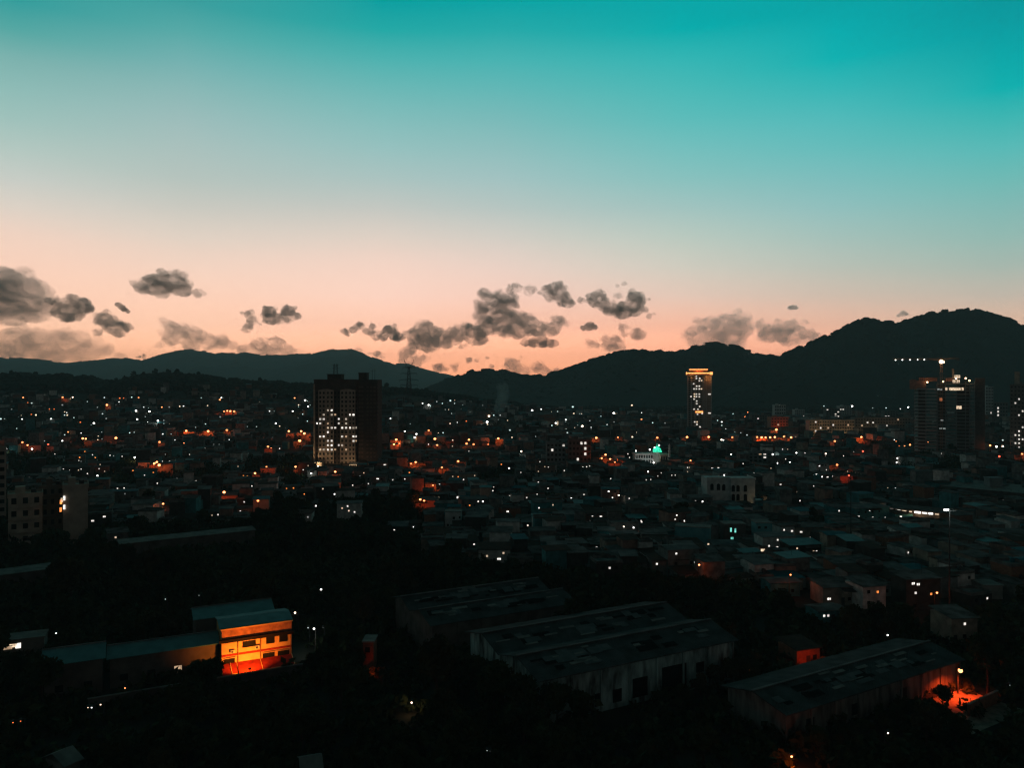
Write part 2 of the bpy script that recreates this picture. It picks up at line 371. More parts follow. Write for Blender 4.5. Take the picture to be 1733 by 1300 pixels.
# ------------------------------------------------------------------ the twin residential tower
def frame_of(u, ybase):
    D = base_at(u, ybase); x = (u-CU)*D/F; return x, D, gz(x, D)
def twin_tower():
    D = 538.; bx = (567-CU)*D/F; bz = gz(bx, D)
    t = thing('apartment_tower', (bx, D, bz), 'dark twin residential tower with scattered lit windows and rooftop lift rooms', 'tower')
    S = D/F
    X = lambda u: (u-567)*S
    Z = lambda y: H-(y-CV)*S-bz
    w = MB(); w.box(X(531.5), X(603), 0, 20, -3, Z(644)); w.box(X(555), X(566), -.25, .0, Z(660), Z(643))
    w.box(X(531.5), X(603), -.35, 0, Z(658), Z(643.2))
    w.obj('wall', M_BROWN2, t)
    b = MB()      # pale window bays with gabled tops
    for a0, a1 in ((539, 565), (576, 601.5)):
        xs0, xs1 = X(a0), X(a1); xm = (xs0+xs1)/2
        prof = [(xs0, Z(784)), (xs1, Z(784)), (xs1, Z(660.5)), (xm+1.5, Z(658.6)), (xm-1.5, Z(658.6)), (xs0, Z(660.5))]
        n = len(prof); vs = [(x, -.9, z) for x, z in prof]+[(x, 0.01, z) for x, z in prof]
        b.add(vs, [tuple(range(n))]+[((k+1) % n, k, n+k, n+(k+1) % n) for k in range(n)])
    b.obj('window_bay', M_CREAM_D, t)
    e = MB(); e.box(X(530.6), X(533.2), -.5, 1.2, -3, Z(650)); e.obj('corner_pilaster', M_CREAM, t)
    r = MB(); r.box(X(603), X(636.5), 4.5, 24, -3, Z(642.5)); r.box(X(606), X(635), 4.2, 4.5, -3, Z(780))
    for k in range(22): r.box(X(616), X(638), 3.6, 5.2, Z(786-k*6.6), Z(786-k*6.6)+.9)
    r.obj('rear_wing', M_BROWN2, t)
    r = MB()
    for k in range(19):
        for u in (606.5, 611, 620, 626, 632): r.box(X(u)-.7, X(u)+.7, 4.3, 4.49, Z(783-k*7), Z(783-k*7)+1.5)
    o = r.obj('rear_windows', M_BROWN, t); o['kind'] = 'stuff'
    p = MB()
    p.box(X(531), X(603.5), -.5, 20.4, Z(644)+.01, Z(643.4)); p.box(X(531), X(603.5), -.5, .1, Z(643.4), Z(642.2)); p.box(X(531), X(603.5), 19.9, 20.4, Z(643.4), Z(642.2))
    p.obj('parapet', M_BROWN2, t)
    l = MB(); l.box(X(551), X(575), 5, 14, Z(644)+.01, Z(634)); l.box(X(550), X(576), 4.5, 14.5, Z(634), Z(633)); l.obj('lift_room', M_BROWN2, t)
    l = MB(); l.box(X(603), X(617), 8, 16, Z(642.5)+.01, Z(631.5)); l.box(X(602), X(618), 7.7, 16.3, Z(631.5), Z(630.5)); l.obj('lift_room', M_BROWN2, t)
    m = MB()      # lattice mast
    for sx in (-1, 1):
        for sy in (-1, 1): m.tube((X(563)+sx*1.4, 9+sy*1.4, Z(633)), (X(563)+sx*.9, 9+sy*.9, Z(615)), .12)
    for k in range(4):
        z = Z(632-k*4.6)
        for a_, b_ in (((-1, -1), (1, -1)), ((1, -1), (1, 1)), ((1, 1), (-1, 1)), ((-1, 1), (-1, -1))):
            m.tube((X(563)+a_[0]*1.3, 9+a_[1]*1.3, z), (X(563)+b_[0]*1.3, 9+b_[1]*1.3, z+(1.8 if k < 3 else 0)), .09)
    for z in (Z(617), Z(622)): m.tube((X(563)-2.4, 9, z), (X(563)+2.4, 9, z), .1)
    m.obj('antenna_mast', M_DSTEEL, t)
    for u_, y_ in ((626, 625), (630.5, 624)):
        m = MB(); m.tube((X(u_), 9, Z(643)), (X(u_), 9, Z(y_)), .16, .1); m.tube((X(u_)-.8, 9, Z(y_+3)), (X(u_)+.8, 9, Z(y_+3)), .08); m.obj('antenna', M_DSTEEL, t)
    # windows: 20 storeys, six to a bay
    cols = [536.5, 542.5, 548.5, 555.5, 562, 567.3, 573.3, 579.6, 586.2, 593, 598.7, 604.7]
    rows = [694.5+7.4*k for k in range(-4, 13)]
    zc = {694.5: [3, 4], 701.8: [2, 4, 5, 9, 10], 709.6: [1, 2, 6, 8], 717: [0, 1, 3, 6, 8], 724: [3, 4, 5, 7, 8, 9, 10, 11], 732: [3], 739: [1, 2, 7, 8, 10, 11], 746.2: [3, 4, 10, 11], 753.8: [3, 4, 6, 7], 762: [1, 2, 3, 4, 5, 8]}
    dimset = {(739, 8), (762, 8), (701.8, 5), (717, 3), (746.2, 11), (762, 5)}
    unlit = MB()
    for k in range(17):
        y = 665+7.38*k
        lit = None
        for yy in zc:
            if abs(yy-y) < 3.6: lit = yy
        for ci, u in enumerate(cols):
            front = -.9 if (539 < u < 565 or 576 < u < 601.5) else 0.0
            if u > 603: front = 0.0; u = 602.2
            hw = .62 if ci % 3 else .52
            wb = MB(); wb.box(X(u)-hw, X(u)+hw, front-.12, front+.02, Z(y)-.65, Z(y)+.6)
            if lit is not None and ci in zc[lit]:
                d = (lit, ci) in dimset
                ow = wb.obj('window', G_W2D if d else (G_W3, G_W3, G_W2, G_W4, G_W)[random.randrange(5)], t); ow['label'] = 'lit window'
                f = MB(); f.box(X(u)-hw-.12, X(u)+hw+.12, front-.2, front-.125, Z(y)+.76, Z(y)+.95); f.box(X(u)-.06, X(u)+.06, front-.2, front-.125, Z(y)-.65, Z(y)+.6); f.obj('frame', M_BROWN2, ow)
            else:
                unlit.v += []; unlit.box(X(u)-hw, X(u)+hw, front-.08, front+.02, Z(y)-.85, Z(y)+.6)
                unlit.box(X(u)-hw-.1, X(u)+hw+.1, front-.5, front+.02, Z(y)+.62, Z(y)+.75)
    o = unlit.obj('dark_windows', M_GLASS, t); o['kind'] = 'stuff'
    # lit entrance podium
    po = MB(); po.box(X(533), X(548), -7, -.95, -3, 5.0); po.box(X(532.4), X(548.6), -7.4, -.9, 5.0, 5.5); po.obj('entrance_porch', M_CREAM, t)
    po = MB(); po.hexa([(X(594), -6, 3.4), (X(607), -6, 3.4), (X(607), -1.0, 4.6), (X(594), -1.0, 4.6)], [(X(594), -6, 3.7), (X(607), -6, 3.7), (X(607), -1.0, 5.0), (X(594), -1.0, 5.0)])
    po.tube((X(594.6), -5.6, -3), (X(594.6), -5.6, 3.5), .2); po.tube((X(606.4), -5.6, -3), (X(606.4), -5.6, 3.5), .2)
    po.obj('entrance_canopy', M_WHITE, t)
    for u_, y_, d_ in ((537, 790, -10), (545, 789, -10), (600, 792, -9)):
        g = MB(); g.ball((X(u_), d_, Z(y_)+.8), .45); g.obj('lamp', G_BULB, t)
        lamp_light(t, (X(u_), d_-2, Z(y_)+2), WARM, 1500)
        TARGETS.append((u_, y_-2, D+d_))
    for u_, y0_ in ((536,744),): lamp_light(t, (X(522), -9, 4), WARM, 2500)
    FOOT.append((bx+6, D+8, 26)); 
    for y_ in (700, 730, 760): TARGETS.append((567, y_, D))
M_CREAM_D = mat('faded_bay_plaster', (.38,.32,.26), .9, (.27,.225,.19), .3)
M_BROWN2 = mat('dark_brown_plaster', (.085,.065,.055), .9, (.06,.045,.04), .3)
twin_tower()

# ------------------------------------------------------------------ neon-crowned tower
def neon_tower():
    D = 950.; u0 = 1184; bx = (u0-CU)*D/F; bz = gz(bx, D); S = D/F
    rz = -math.atan2(bx, D)
    t = thing('apartment_tower', (bx, D, bz), 'slender tower with glowing amber neon crown and lit window columns', 'tower', rz=rz)
    X = lambda u: (u-u0)*S*math.cos(rz)
    Z = lambda y: H-(y-CV)*S-bz
    w = MB(); w.box(X(1163.5), X(1192), 0, 24, -3, Z(636)); w.box(X(1192), X(1204), 3, 24, -3, Z(636))
    w.obj('wall', M_CREAM_D, t)
    r = MB()
    for u in (1163.5, 1170, 1191.5): r.box(X(u)-.5, X(u)+.5, -.6, 0, -3, Z(636))
    for u in (1195, 1203.6): r.box(X(u)-.5, X(u)+.5, 2.3, 3, -3, Z(636))
    for k in range(24): r.box(X(1164), X(1191.5), -.4, 0, Z(728-k*3.8), Z(728-k*3.8)+.5)
    for k in range(24): r.box(X(1194), X(1203), 2.6, 3, Z(728-k*3.8), Z(728-k*3.8)+.5)
    r.obj('facade_rib', M_WHITE, t)
    c = MB(); c.box(X(1162), X(1205.5), -1.5, 25.5, Z(636), Z(630)); c.box(X(1166.5), X(1197.5), 3, 20, Z(630), Z(624.8)); c.obj('crown', M_CREAM, t)
    n = MB(); n.box(X(1161.5), X(1206), -2.1, -1.55, Z(632.6), Z(630.9)); n.box(X(1161), X(1162.6), -2.3, -1.5, Z(634), Z(630)); n.box(X(1201), X(1206), -2.4, -1.56, Z(634.2), Z(630))
    n.obj('neon_strip', G_NEON, t)
    n = MB(); n.box(X(1166), X(1198), 2.2, 2.95, Z(626), Z(624.6)); n.obj('neon_strip', G_NEON, t)
    lamp_light(t, (X(1182), -1.5, Z(628.5)), SODIUM, 2500); lamp_light(t, (X(1170), -2.6, Z(638)), AMBER, 300); lamp_light(t, (X(1199), -2.6, Z(640)), AMBER, 900)
    sc = 3.823
    wl = [(1218,293,0),(1218,308,0),(1240,308,0),(1238,323,0),(1252,322,1),(1200,343,0),(1220,358,0),(1237,358,0),(1203,376,0),(1218,376,0),(1237,376,0),(1250,376,1),(1205,410,1),(1218,410,0),(1237,410,0),(1183,426,0),(1205,426,1),(1218,426,0),(1237,426,0),(1203,442,0),(1220,455,0),(1220,472,0),(1240,490,0),(1228,508,0),(1255,535,0),(1303,410,0),(1303,533,0),(1207,590,0),(1222,590,1),(1222,606,0),(1205,622,0),(1222,622,0),(1242,622,0),(1203,508,0),(1225,540,0)]
    for a, b, k in wl:
        u = 860+a/sc; y = 560+b/sc; fr = 0 if u < 1192 else 3
        m = MB(); m.box(X(u)-.85, X(u)+.85, fr-.7, fr+.02, Z(y)-.75, Z(y)+.75)
        if fr: m = MB(); m.box(X(u)-1.6, X(u)+1.6, fr-.7, fr+.02, Z(y)-.7, Z(y)+.7)
        o = m.obj('window', G_W2 if k else G_W3, t); o['label'] = 'lit window'
    m = MB(); m.box(X(1177), X(1189.5), -.75, .02, Z(698.6), Z(696.2)); o = m.obj('window', G_NEON, t); o['label'] = 'long amber-lit window band'
    d = MB()
    for k in range(24):
        for u in (1167, 1173, 1180, 1186): d.box(X(u)-1, X(u)+1, -.1, .01, Z(726.5-k*3.8)-.0, Z(726.5-k*3.8)+1.5)
    o = d.obj('dark_windows', M_GLASS, t); o['kind'] = 'stuff'
    FOOT.append((bx, D+12, 30))
    for y in (630, 660, 690, 715): TARGETS.append((1182, y, D))
neon_tower()

# ------------------------------------------------------------------ tower under construction and its crane
M_SLAB = mat('raw_concrete_slab', (.42,.45,.44), .9, (.3,.32,.31), .3); M_SLAB2 = mat('grey_concrete_slab', (.26,.28,.275), .9, (.18,.2,.195), .3)
def construction():
    D = 678.; u0 = 1603; bx = (u0-CU)*D/F; bz = gz(bx, D); S = D/F; rz = -math.atan2(bx, D)
    X = lambda u: (u-u0)*S*math.cos(rz)
    Z = lambda y: H-(y-CV)*S-bz
    t = thing('unfinished_tower', (bx, D, bz), 'bare concrete tower under construction with work lights on its top floors', 'tower', rz=rz)
    def stories(u0_, u1_, y0, y1, yb, yt, n, step):
        s = MB()
        for k in range(n+1):
            y = yb+(yt-yb)*k/n; s.box(X(u0_), X(u1_), y0, y1, Z(y)-.42, Z(y)+.42)
        return s
    s = stories(1546, 1586, 0, 20, 765, 659, 18, 4); s.obj('floor_slabs', M_SLAB, t)
    s = stories(1586, 1650, 3, 22, 766, 650, 20, 4); s.obj('floor_slabs', M_SLAB2, t)
    c = MB()
    for u in (1547, 1566, 1585.5): c.box(X(u)-.3, X(u)+.3, .6, 1.3, -3, Z(659)); 
    for u in (1587, 1600, 1619, 1634, 1649): c.box(X(u)-.3, X(u)+.3, 3.6, 4.3, -3, Z(646))
    for u in (1553, 1566, 1585, 1600, 1619, 1641):
        for yy in (9, 17): c.box(X(u)-.45, X(u)+.45, yy, yy+.9, -3, Z(650))
    c.obj('columns', M_SLAB2, t)
    c = MB(); c.box(X(1586.2), X(1600), 8, 20, -3, Z(652)); c.box(X(1620), X(1640), 10, 20, -3, Z(652)); c.box(X(1553), X(1566), 8, 18, -3, Z(660)); c.obj('lift_core', M_DCONC, t)
    c = MB(); c.box(X(1650), X(1666), 5, 20, -3, Z(640)); 
    for k in range(26): c.box(X(1650.5), X(1665.5), 4.4, 5, Z(764-k*4.6), Z(764-k*4.6)+.8)
    c.obj('end_block', M_DCONC, t)
    c = MB(); c.box(X(1538), X(1550), -1.5, 6, Z(659), Z(642.5)); c.box(X(1550), X(1566), -.5, 5, Z(657), Z(644)); c.obj('formwork', M_PINKW, t)
    c = MB()
    for u in np.linspace(1550, 1640, 26): c.tube((X(u), 2.2, Z(652)), (X(u), 2.2, Z(635+random.random()*5)), .1, n=4)
    for y in (636, 641, 646): c.tube((X(1550), 2.2, Z(y+2)), (X(1640), 2.2, Z(y)), .1, n=4)
    c.obj('scaffolding', M_DSTEEL, t)
    c = MB(); c.box(X(1554), X(1586), 3, 18, Z(645), Z(639.5)); c.box(X(1600), X(1612), 6, 16, Z(646), Z(640)); c.obj('top_formwork', M_PINKW, t)
    hz_ = MB(); hz_.box(X(1613)-.8, X(1613)+.8, 7, 8.6, Z(648), Z(624)); hz_.obj('hoist_mast', M_CREAM, t)
    lit = [(1617.5,637.5,1.1,1.3),(1622.5,637.5,1.1,1.3),(1614.5,645.5,1.1,1.3),(1621.5,645.5,1.2,1.3),(1601.5,658.5,.8,1.1),(1608.5,658.5,1,1.1),(1615,658.5,1.9,1.2),(1622.5,658.5,1.4,1.1),(1629,658.5,.8,1.2),(1623,689.7,1.9,1.4)]
    for u, y, hw, hh in lit:
        m = MB(); m.box(X(u)-hw, X(u)+hw, 2.75, 2.98, Z(y)-hh, Z(y)+hh); o = m.obj('work_lit_opening', G_W2, t)
    m = MB(); m.box(X(1590), X(1595), 2.75, 2.98, Z(679), Z(674)); m.obj('work_lit_opening', G_O2, t)
    for u, y in ((1588, 659), (1593, 659.5), (1592, 726), (1598, 726), (1594, 712)):
        m = MB(); m.box(X(u)-1, X(u)+1, 2.75, 2.98, Z(y)-.6, Z(y)+.6); m.obj('work_lit_opening', G_DIM, t)
    for u, y, p, c_ in ((1569, 647, 420, AMBER), (1596, 646, 300, AMBER), (1634, 640.5, 320, AMBER), (1640, 644.5, 260, AMBER), (1618, 641, 300, AMBER)):
        g = MB(); g.ball((X(u), -2.2, Z(y)), .75); g.obj('work_lamp', G_BULBW, t); lamp_light(t, (X(u), -1.0, Z(y)+1.6), c_, p*.4)
    FOOT.append((bx-14, D+10, 24)); FOOT.append((bx+14, D+10, 24))
    for y in (650, 690, 720, 745): TARGETS.append((1560, y, D)); TARGETS.append((1603, y, D)); TARGETS.append((1640, y, D))
    # tower crane
    k = thing('tower_crane', (*local(bx, D, rz, X(1593), -3.5), bz), 'tower crane with a floodlit mast and five lamps along its jib', 'crane', rz=rz)
    XX = lambda u: (u-1593)*S*math.cos(rz)
    def lattice(p, q, w, n, r=.11, mi=0):
        m = MB(); p = np.array(p, float); q = np.array(q, float); d = (q-p)/np.linalg.norm(q-p)
        a_ = np.array((0, 1, 0.)) ; b_ = np.cross(d, a_)
        cs = [p*0+(a_*i+b_*j)*w for i, j in ((-1, -1), (1, -1), (1, 1), (-1, 1))]
        for c in cs: m.tube(p+c, q+c, r, n=4)
        for s_ in range(n):
            for i in range(4):
                A = p+(q-p)*s_/n+cs[i]; B = p+(q-p)*(s_+1)/n+cs[(i+1) % 4]; m.tube(A, B, r*.7, n=4)
        return m
    lattice((0, 0, -3), (0, 0, Z(613)), .9, 34).obj('mast', M_CRANE, k)
    lattice((0, 0, Z(608)), (XX(1507), 0, Z(606.3)), .6, 24, .13).obj('jib', M_CRANE, k)
    lattice((0, 0, Z(608)), (XX(1623), 0, Z(606.8)), .5, 9, .12).obj('counter_jib', M_CRANE, k)
    m = MB(); m.box(XX(1618), XX(1623.5), -.9, .9, Z(610.5), Z(606.5)); m.obj('counterweight', M_CONC, k)
    m = MB(); m.box(-1.3, 1.3, -1.4, 1.2, Z(613.5), Z(608.5)); m.obj('cab', M_CRANE, k)
    m = MB(); m.tube((0, 0, Z(608)), (0, 0, Z(599)), .25, .1); m.tube((0, 0, Z(599)), (XX(1618), 0, Z(606)), .07, n=4); m.tube((0, 0, Z(599)), (XX(1540), 0, Z(606)), .05, n=4); m.obj('apex', M_DSTEEL, k)
    for u in (1513.5, 1525.7, 1539, 1552.5, 1564):
        m = MB(); m.ball((XX(u), -.6, Z(608.4)), .42); m.obj('jib_lamp', G_BULB, k)
    m = MB(); m.ball((0, -2.2, Z(612.5)), 1.7); m.ball((1.6, -2.2, Z(613)), 1.0); m.obj('floodlight', G_FLOOD, k)
    lamp_light(k, (0, -4.5, Z(618)), AMBER, 260, .5)
    TARGETS.append((1593, 612, D))
G_O2 = glowmat('dim_orange_glow', (1, .3, .12), .5)
G_BULBW = glowmat('warm_lamp_glow', (1, .6, .3), 6)
G_FLOOD = glowmat('floodlight_glow', (1, .62, .35), 7)
M_CRANE = mat('crane_paint', (.45,.3,.2), .6, (.35,.22,.15), 1)
construction()

# ------------------------------------------------------------------ generic framed apartment block
def block(name, label, cat, u0, u1, yt, yb, D, depth, wm, rows, cols, lit=(), roofbox=True, dim=(), rot=0.0, win=(1.0, 1.0), group=None, face=False):
    uc = (u0+u1)/2; bx = (uc-CU)*D/F; bz = gz(bx, D); S = D/F
    if face: rot = -math.atan2(bx, D)
    t = thing(name, (bx, D, bz), label, cat, group, rot)
    W = (u1-u0)*S*(math.cos(rot) if face else 1); h = H-(yt-CV)*S-bz
    w = MB(); w.box(-W/2, W/2, 0, depth, -3, h); w.obj('wall', wm, t)
    p = MB(); p.box(-W/2-.25, W/2+.25, -.25, .0, h-.9, h+.7); p.box(-W/2-.25, W/2+.25, depth, depth+.25, h-.9, h+.7); p.box(-W/2-.25, -W/2, 0, depth, h-.9, h+.7); p.box(W/2, W/2+.25, 0, depth, h-.9, h+.7); p.obj('parapet', wm, t)
    if roofbox:
        b = MB(); b.box(-W*.3, -W*.3+min(4, W*.3), depth*.3, depth*.7, h, h+2.8); b.obj('lift_room', wm, t)
        b = MB(); b.tube((W*.25, depth*.5, h), (W*.25, depth*.5, h+1.6), .9, n=10); b.obj('water_tank', M_DSTEEL, t)
    dark = []; sh = h/rows
    for r in range(rows):
        if win[0] > .1: ledge = MB(); ledge.box(-W/2-.1, W/2+.1, -.3, -.0, r*sh+sh*.12, r*sh+sh*.17); ledge.obj('ledge', wm, t)
        for c in range(cols):
            x = -W/2+W*(c+.5)/cols; z = r*sh+sh*.55
            hw = W/cols*.28*win[0]; hh = sh*.24*win[1]
            if (r, c) in lit or (r, c) in dim:
                m = MB(); m.box(x-hw, x+hw, -.1, .02, z-hh, z+hh); o = m.obj('window', G_W3 if (r, c) in lit else G_W2D, t); o['label'] = 'lit window'
            else: dark.append((x-hw, x+hw, z-hh, z+hh))
    if len(dark)+len(lit)+len(dim) <= 60:
        for x0, x1, z0, z1 in dark:
            m = MB(); m.box(x0, x1, -.06, .02, z0, z1); m.obj('window', M_GLASS, t)
    else:
        m = MB()
        for x0, x1, z0, z1 in dark: m.box(x0, x1, -.06, .02, z0, z1)
        o = m.obj('dark_windows', M_GLASS, t); o['kind'] = 'stuff'
    n = max(1, int(W/(depth+6)))
    for k in range(n): FOOT.append((bx-W/2+W*(k+.5)/n, D+depth/2, max(W/n, depth)/2+2))
    for k in range(n+1): TARGETS.append((u0+(u1-u0)*(k+.5)/(n+1), yt+3, D)); TARGETS.append((u0+(u1-u0)*(k+.5)/(n+1), (yt+yb)/2, D))
    return t
def rl(rows, cols, p, seed):
    r = random.Random(seed); return {(a, b) for a in range(rows) for b in range(cols) if r.random() < p}
# tower cut by the frame on the right
rt = block('apartment_tower', 'pale high-rise with balconies and lit windows beyond the crane, cut by the frame', 'tower', 1709, 1765, 652, 768, 660., 18, M_CONC, 17, 9, {(13,2),(12,1),(10,3),(9,2),(5,2),(6,3),(4,2),(4,1),(3,2),(2,1),(2,2),(1,2),(3,3),(0,2)}, win=(.8, .8), face=True)
m = MB(); S_ = 660/F; m.box((1720-1737)*S_, (1727.5-1737)*S_, 5, 9, 60, H-(629-CV)*S_); m.obj('stair_tower', M_CREAM, rt)
# mid-distance blocks
b1 = block('apartment_block', 'long row of beige five-storey flats below the wooded hill', 'apartment block', 1370, 1446, 712, 737, 890., 12, M_CREAM, 5, 18, {(1,2),(2,4),(3,9),(4,2)}, dim={(2,7),(1,12),(0,5),(3,15)}, win=(1, 1.1))
for q_ in (-18, 0, 18): lamp_light(b1, (q_, -16, 1.5), WARM, 2600)
b1b = block('apartment_block', 'darker weathered long flats joining the beige row towards the crane', 'apartment block', 1447, 1541, 708, 734, 930., 12, M_CONC, 5, 20, {(3,4),(3,6),(2,11),(1,14),(0,8)}, dim={(2,2),(4,15),(1,6)})
for q_ in (-20, 12): lamp_light(b1b, (q_, -16, 1.5), WARM, 1500)
pk = block('apartment_block', 'small pinkish block above the glowing amber street', 'apartment block', 1305, 1334, 707, 730, 960., 14, M_PINKW, 5, 6, (), dim={(2,2)})
lamp_light(pk, (0, -12, 2), SODIUM, 2600)
block('apartment_block', 'pale low block between neon tower and pinkish block', 'apartment block', 1272, 1303, 703, 716, 1150., 12, M_CONC, 4, 7, {(2,2)})
for i, (u0, u1, yt, yb, D, lab) in enumerate([(1311,1330,686,705,1350,'faint pale block at the hill foot with one lamp on its roof'),(1398,1421,692,712,1300,'faint grey block rising behind the beige flats'),(1421,1441,688,712,1320,'taller faint block behind the beige flats'),(1497,1520,696,710,1280,'low faint block beside the unfinished tower'),(1668,1681,655,700,1250,'slim grey high-rise seen past the unfinished tower'),(1682,1706,682,705,1250,'hazy low block between the slim high-rise and the frame edge'),(1345,1362,694,708,1400,'hazy flat-roofed block at the hill foot beside the beige flats')]):
    block('apartment_block', lab, 'apartment block', u0, u1, yt, yb, float(D), 12, M_CONC if i % 2 else M_WHITE, max(4, int((yb-yt)/4)), 5, rl(5, 5, .12, i), roofbox=i % 2 == 0)
block('apartment_block', 'grey walk-up flats with lit top window among the slum roofs', 'apartment block', 927, 957, 748, 790, 560., 10, M_TEALG, 5, 5, {(4,3),(3,1),(2,4)}) if False else None
M_TEALG = mat('grey_teal_plaster', (.2,.24,.24), .9, (.13,.165,.165), .4)
block('apartment_block', 'grey walk-up flats standing beside the taller dark flats', 'apartment block', 925, 957, 750, 790, 556., 10, M_TEALG, 5, 5, {(4,4),(3,1)})
block('apartment_block', 'dark grey walk-up flats with a column of lit windows', 'apartment block', 962, 1000, 746, 792, 552., 10, M_DCONC, 5, 6, {(4,3),(4,4),(3,4),(2,4),(1,2)})
block('apartment_block', 'teal-grey rooftop flats above the arched hall', 'apartment block', 1267, 1306, 766, 800, 560., 9, M_TEALG, 4, 5, {(3,3),(2,3)}, dim={(3,2)})
# slab flats on the left edge
sl = block('apartment_block', 'beige flats with dark balconies cut by the frame edge', 'apartment block', 14, 72, 838, 918, 284., 10, M_CREAM, 4, 3, (), win=(.8, 1.0), face=True)
m = MB(); S_ = 284/F; x0 = -20*S_; x1 = 20*S_
for k in range(4): m.box(x0, x1, -1.3, -.35, .6+k*4.6, 2.0+k*4.6)
m.obj('balcony', M_CREAM, sl)
sl = block('apartment_block', 'bare grey gabled slab flats with lit stairwell', 'apartment block', 107, 149, 823, 915, 288., 12, M_CREAM_D, 5, 1, (), win=(.01, .01), face=True)
S_ = 288/F; bzz = sl.location[2]
for u, y, g in ((113, 842, G_W), (113, 857, G_W), (107.5, 848, G_O), (107, 861, G_O), (109,845,G_W2)):
    m = MB(); m.box((u-126.5)*S_*.84-.35-1.2, (u-126.5)*S_*.84+.35-1.2, -.5, -.31, H-(y-CV)*S_-bzz-.8, H-(y-CV)*S_-bzz+.8); o = m.obj('window', g, sl); o['label'] = 'lit stair window'
    TARGETS.append((u, y, 287))
block('apartment_block', 'dark set-back flats between the beige and bare slab flats', 'apartment block', 70, 108, 824, 915, 300., 10, M_BROWN, 5, 3, (), win=(.8, 1), face=True)
block('apartment_block', 'tall brown flats edge seen above the beige flats', 'apartment block', -60, 11, 762, 900, 330., 10, M_CREAM_D, 9, 5, (), roofbox=False, face=True)

# ------------------------------------------------------------------ white arched hall
def arch_pts(xc, z0, w, h, n=8):
    return [(xc-w/2, z0), (xc+w/2, z0)]+[(xc+w/2*math.cos(math.pi*k/n), z0+h-w/2+w/2*math.sin(math.pi*k/n)) for k in range(n+1)]
def arch(mb, xc, z0, w, h, y0, y1):
    p = arch_pts(xc, z0, w, h); n = len(p)
    mb.add([(x, y0, z) for x, z in p]+[(x, y1, z) for x, z in p], [tuple(range(n))]+[((k+1) % n, k, n+k, n+(k+1) % n) for k in range(n)])
def hall():
    D = 372.; u0 = 1238; S = D/F; bx = (u0-CU)*S; bz = gz(bx, D)
    t = thing('arched_hall', (bx, D, bz), 'pale flat-roofed hall with rows of dark arched windows', 'hall')
    X = lambda u: (u-u0)*S
    Z = lambda y: H-(y-CV)*S-bz
    w = MB(); w.box(X(1198), X(1237), 1.2, 13, -2, Z(811)); w.box(X(1237), X(1278), 0, 13, -2, Z(811.5)); w.obj('wall', M_WHITE, t)
    w = MB(); w.box(X(1197), X(1237), .8, 1.2, Z(811)-.5, Z(808.5)); w.box(X(1236.7), X(1279), -.4, 0, Z(811)-.5, Z(809)); w.box(X(1278), X(1279), 0, 13, Z(811)-.5, Z(809)); w.obj('cornice', M_WHITE, t)
    for u, y, f in [(1206,827,1.2),(1217,827,1.2),(1226,828,1.2),(1241,829,0),(1249,829,0),(1261.5,829,0),(1249,844,0),(1261.5,844,0),(1241,844,0)]:
        m = MB(); arch(m, X(u), Z(y)-1.0, 1.6, 3.2, f-.12, f+.02); m.obj('window', M_GLASS, t)
    # its rooftop stair and lit doorway
    m = MB(); m.box(X(1279), X(1289), -2, 4, -2, Z(848)); m.box(X(1278.5), X(1290), -2.4, 4.4, Z(848), Z(846.5)); m.obj('annexe', M_WHITE, t)
    m = MB(); m.box(X(1280), X(1285), -2.4, -2.02, Z(858), Z(850)); m.obj('lit_doorway', G_W2D, t)
    TARGETS.append((1283, 853, D-2)); lamp_light(t, (X(1285), -4.5, Z(851)), WARM, 160)
    FOOT.append((bx-5, D+6, 9)); FOOT.append((bx+6, D+6, 9))
    for u in (1205, 1225, 1245, 1265):
        for y in (815, 830, 842): TARGETS.append((u, y, D))
hall()

